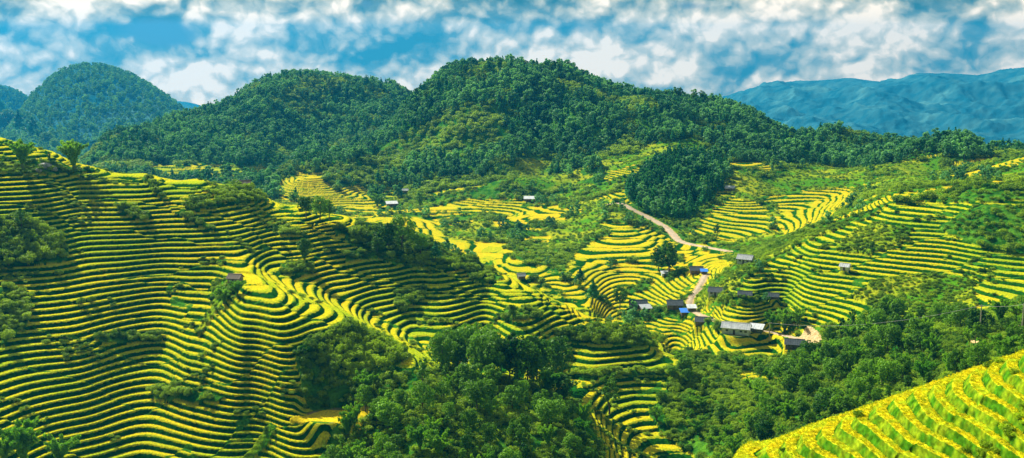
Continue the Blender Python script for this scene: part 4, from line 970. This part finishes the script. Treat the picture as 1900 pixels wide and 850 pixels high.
# ---------------------------------------------------------------- light, sky, air, camera
def make_world():
    w = bpy.data.worlds.new('World'); scene.world = w; w.use_nodes = True
    t = w.node_tree; N, L = t.nodes, t.links; N.clear()
    out = N.new('ShaderNodeOutputWorld'); bg = N.new('ShaderNodeBackground'); bg.inputs[1].default_value = SKY_STR; L.new(bg.outputs[0], out.inputs[0])
    tc = N.new('ShaderNodeTexCoord')
    def math_(op, a, b=None, c=None, clamp=False):
        n = N.new('ShaderNodeMath'); n.operation = op; n.use_clamp = clamp
        for k, v in enumerate((a, b, c)):
            if v is None: continue
            if isinstance(v, (int, float)): n.inputs[k].default_value = v
            else: L.new(v, n.inputs[k])
        return n.outputs[0]
    def vm(op, a, b=None):
        n = N.new('ShaderNodeVectorMath'); n.operation = op
        for k, v in enumerate((a, b)):
            if v is None: continue
            if isinstance(v, tuple): n.inputs[k].default_value = v
            else: L.new(v, n.inputs[k])
        return n
    def mixc(f, a, b):
        n = N.new('ShaderNodeMix'); n.data_type = 'RGBA'
        if isinstance(f, float): n.inputs[0].default_value = f
        else: L.new(f, n.inputs[0])
        for k, v in ((6, a), (7, b)):
            if isinstance(v, tuple): n.inputs[k].default_value = (*v, 1)
            else: L.new(v, n.inputs[k])
        return n.outputs[2]
    d = vm('NORMALIZE', tc.outputs['Generated']).outputs[0]
    sep = N.new('ShaderNodeSeparateXYZ'); L.new(d, sep.inputs[0])
    zz = math_('MAXIMUM', sep.outputs[2], .03)
    cb = N.new('ShaderNodeCombineXYZ'); L.new(sep.outputs[0], cb.inputs[0]); L.new(sep.outputs[1], cb.inputs[1]); L.new(zz, cb.inputs[2])
    sky = N.new('ShaderNodeTexSky'); sky.sky_type = 'NISHITA'; sky.sun_disc = False; sky.sun_elevation = SUN_EL; sky.sun_rotation = SUN_AZ; sky.air_density = 1.2; sky.dust_density = .3; sky.ozone_density = 3
    L.new(cb.outputs[0], sky.inputs[0])
    # clouds: billowing noise on the sky sphere, flattened a little
    p = vm('MULTIPLY', d, (1, 1, 1.25)).outputs[0]
    def noise(vec, sc, det, rough, off=(0, 0, 0), dist=0.):
        n = N.new('ShaderNodeTexNoise'); n.inputs['Scale'].default_value = sc; n.inputs['Detail'].default_value = det; n.inputs['Roughness'].default_value = rough; n.inputs['Distortion'].default_value = dist
        L.new(vm('ADD', vec, off).outputs[0], n.inputs['Vector']); return n.outputs[0]
    nA = noise(p, 5.5, 5, .5, (3.2, 1.1, 0.4), .1)
    wn = N.new('ShaderNodeTexNoise'); wn.inputs['Scale'].default_value = 22; wn.inputs['Detail'].default_value = 4; L.new(p, wn.inputs['Vector'])
    wob_ = vm('SCALE', vm('SUBTRACT', wn.outputs['Color'], (.5, .5, .5)).outputs[0]); wob_.inputs['Scale'].default_value = .032
    q = vm('ADD', p, wob_.outputs[0]).outputs[0]
    def puff(vec, sc, off):
        v_ = N.new('ShaderNodeTexVoronoi'); v_.feature = 'F1'; v_.normalize = True; v_.inputs['Scale'].default_value = sc;
        v_.inputs['Detail'].default_value = 3.; v_.inputs['Roughness'].default_value = .58; v_.inputs['Lacunarity'].default_value = 2.3
        L.new(vm('ADD', vec, off).outputs[0], v_.inputs['Vector']); return math_('SUBTRACT', 1.0, v_.outputs['Distance'])
    nB = noise(p, 5.5, 5, .5, (3.2 - .02, 1.1, 0.4 + .035), .1)
    pA = puff(q, 7.5, (1.2, .4, .9)); pB = puff(q, 7.5, (1.2 - .004, .4, .9 + .0085))
    fine_ = noise(q, 70, 5, .6); nS = noise(p, 10, 4, .5, (9.2, 4.1, 2.4), .3)
    # openings in the cover where blue shows, and thick bright banks
    holes = None
    for px, py, rx, ry, am in CLOUD_GAPS:
        az, s = dir_of(px, py); az = float(az); s = float(s); c = math.hypot(1, s); v = (math.sin(az) / c, math.cos(az) / c, s / c)
        dd = vm('SUBTRACT', d, v).outputs[0]; dd = vm('MULTIPLY', dd, (F / rx, F / rx, F / ry)).outputs[0]
        le = N.new('ShaderNodeVectorMath'); le.operation = 'DOT_PRODUCT'; L.new(dd, le.inputs[0]); L.new(dd, le.inputs[1])
        e = math_('MULTIPLY', math_('EXPONENT', math_('MULTIPLY', le.outputs['Value'], -1.0)), am)
        holes = e if holes is None else math_('ADD', holes, e)
    pn = math_('SUBTRACT', pA, .70)
    dens = math_('ADD', math_('ADD', nA, math_('MULTIPLY', pn, .32)), CL_BIAS)
    high = N.new('ShaderNodeMapRange'); high.interpolation_type = 'SMOOTHSTEP'; L.new(sep.outputs[2], high.inputs[0]); high.inputs[1].default_value = .10; high.inputs[2].default_value = .42; high.inputs[3].default_value = 0.; high.inputs[4].default_value = .34  # cloud overhead, out of view, thinned to lower the ambient light
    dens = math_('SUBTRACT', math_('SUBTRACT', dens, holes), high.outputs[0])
    cover = N.new('ShaderNodeMapRange'); cover.interpolation_type = 'SMOOTHSTEP'; L.new(dens, cover.inputs[0]); cover.inputs[1].default_value = .30; cover.inputs[2].default_value = .50
    relief = math_('ADD', math_('MULTIPLY', math_('SUBTRACT', nA, nB), 2.5), math_('MULTIPLY', math_('SUBTRACT', pA, pB), 5.0))
    sh = math_('ADD', math_('ADD', math_('ADD', relief, .68), math_('MULTIPLY', math_('SUBTRACT', nS, .5), 1.5)), math_('ADD', math_('MULTIPLY', pn, 2.9), math_('MULTIPLY', math_('SUBTRACT', fine_, .5), .8)))
    sh = math_('SUBTRACT', sh, math_('MULTIPLY', holes, 1.1), clamp=True)
    ramp = N.new('ShaderNodeValToRGB'); L.new(sh, ramp.inputs[0]); cr = ramp.color_ramp
    cr.elements[0].position = 0; cr.elements[0].color = (.3, 1.5, 2.2, 1)
    cr.elements[1].position = 1; cr.elements[1].color = (11.5, 11.3, 10.2, 1)
    for pos, c in ((.28, (1.3, 2.7, 3.2)), (.52, (3.9, 5.0, 4.8)), (.75, (6.6, 7.2, 6.5))):
        e = cr.elements.new(pos); e.color = (*c, 1)
    deep = mixc(.93, sky.outputs[0], (.12, 1.55, 3.3))
    fin = mixc(cover.outputs[0], deep, ramp.outputs[0])
    lowb = N.new('ShaderNodeMapRange'); lowb.interpolation_type = 'SMOOTHSTEP'; L.new(sep.outputs[2], lowb.inputs[0]); lowb.inputs[1].default_value = .12; lowb.inputs[2].default_value = -.005; lowb.inputs[3].default_value = 0.0; lowb.inputs[4].default_value = 1.0
    back = N.new('ShaderNodeMapRange'); back.interpolation_type = 'SMOOTHSTEP'; L.new(sep.outputs[1], back.inputs[0]); back.inputs[1].default_value = -.25; back.inputs[2].default_value = .75; back.inputs[3].default_value = .38; back.inputs[4].default_value = 1.0  # unseen sky behind the camera dimmed to cut fill light
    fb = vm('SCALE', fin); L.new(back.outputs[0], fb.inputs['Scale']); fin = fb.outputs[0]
    fs = vm('MULTIPLY', fin, mixc(lowb.outputs[0], (1., 1., 1.), LOWB))
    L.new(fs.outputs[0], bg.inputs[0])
    w.cycles.sampling_method = 'MANUAL'; w.cycles.sample_map_resolution = 256
SKY_STR = .057; LOWB = (1.4, 1.1, .85); CL_BIAS = .30
CLOUD_GAPS = [(235, 55, 125, 40, .48), (1085, 55, 75, 32, .44), (1290, 12, 70, 16, .50), (680, 8, 26, 18, .50), (1570, 100, 60, 14, .16), (430, 115, 60, 36, .20),
              (330, 70, 60, 30, .30), (800, 85, 50, 25, .18), (1370, 140, 70, 16, .16), (60, 115, 80, 18, .16), (1490, 8, 50, 12, .2), (1800, 65, 60, 16, .12), (980, 100, 40, 20, .15), (580, 60, 50, 20, .12),
              (40, 30, 50, 30, -.08), (1000, 20, 200, 12, -.08), (330, 135, 50, 18, -.14), (1270, 120, 60, 30, -.14), (1460, 60, 60, 30, -.12), (700, 60, 60, 30, -.1), (1700, 50, 160, 40, -.10)]
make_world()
sun = bpy.data.lights.new('sun', 'SUN'); sun.energy = 5.0; sun.angle = math.radians(.5); sun.color = (1, .95, .84)
so = bpy.data.objects.new('sun', sun); COL.objects.link(so)
sd = Vector((math.sin(SUN_AZ) * math.cos(SUN_EL), math.cos(SUN_AZ) * math.cos(SUN_EL), math.sin(SUN_EL)))
so.rotation_euler = sd.to_track_quat('Z', 'Y').to_euler(); so.location = (0, 300, 200)
cam = bpy.data.cameras.new('camera'); cam.sensor_width = 36; cam.lens = 18 / math.tan(HFOV / 2); cam.clip_end = 20000; cam.clip_start = 1
co = bpy.data.objects.new('camera', cam); COL.objects.link(co); co.location = (0, 0, 0); co.rotation_euler = (math.pi / 2 - PITCH, 0, 0)
scene.camera = co
vs = scene.view_settings; vs.view_transform = 'Standard'; vs.look = 'None'; vs.exposure = 0.95; vs.gamma = 1; vs.use_curve_mapping = False
def haze():
    x = 4900; y0, y1 = -20, 9100; z0, z1 = HZ0, 190.
    v = [(-x, y0, z0), (x, y0, z0), (x, y1, z0), (-x, y1, z0), (-x, y0, z1), (x, y0, z1), (x, y1, z1), (-x, y1, z1)]
    f = [(0, 3, 2, 1), (4, 5, 6, 7), (0, 1, 5, 4), (1, 2, 6, 5), (2, 3, 7, 6), (3, 0, 4, 7)]
    me = bpy.data.meshes.new('haze'); me.from_pydata(v, [], f)
    m, t, N, L = nt('haze_air'); o = N.new('ShaderNodeOutputMaterial'); p = N.new('ShaderNodeVolumePrincipled')
    p.inputs['Color'].default_value = HZC; p.inputs['Density'].default_value = HZD; p.inputs['Anisotropy'].default_value = .3
    L.new(p.outputs[0], o.inputs['Volume']); me.materials.append(m)
    ob = bpy.data.objects.new('haze', me); COL.objects.link(ob); tag(ob, kind='stuff')
HZC = (.015, .36, .72, 1); HZD = .00009
scene.cycles.volume_bounces = 0; scene.cycles.max_bounces = 6; scene.cycles.diffuse_bounces = 2; scene.cycles.transmission_bounces = 3; scene.cycles.transparent_max_bounces = 8
zmin = -400.
HZ0 = zmin
haze()
print('done', time.time() - T0)
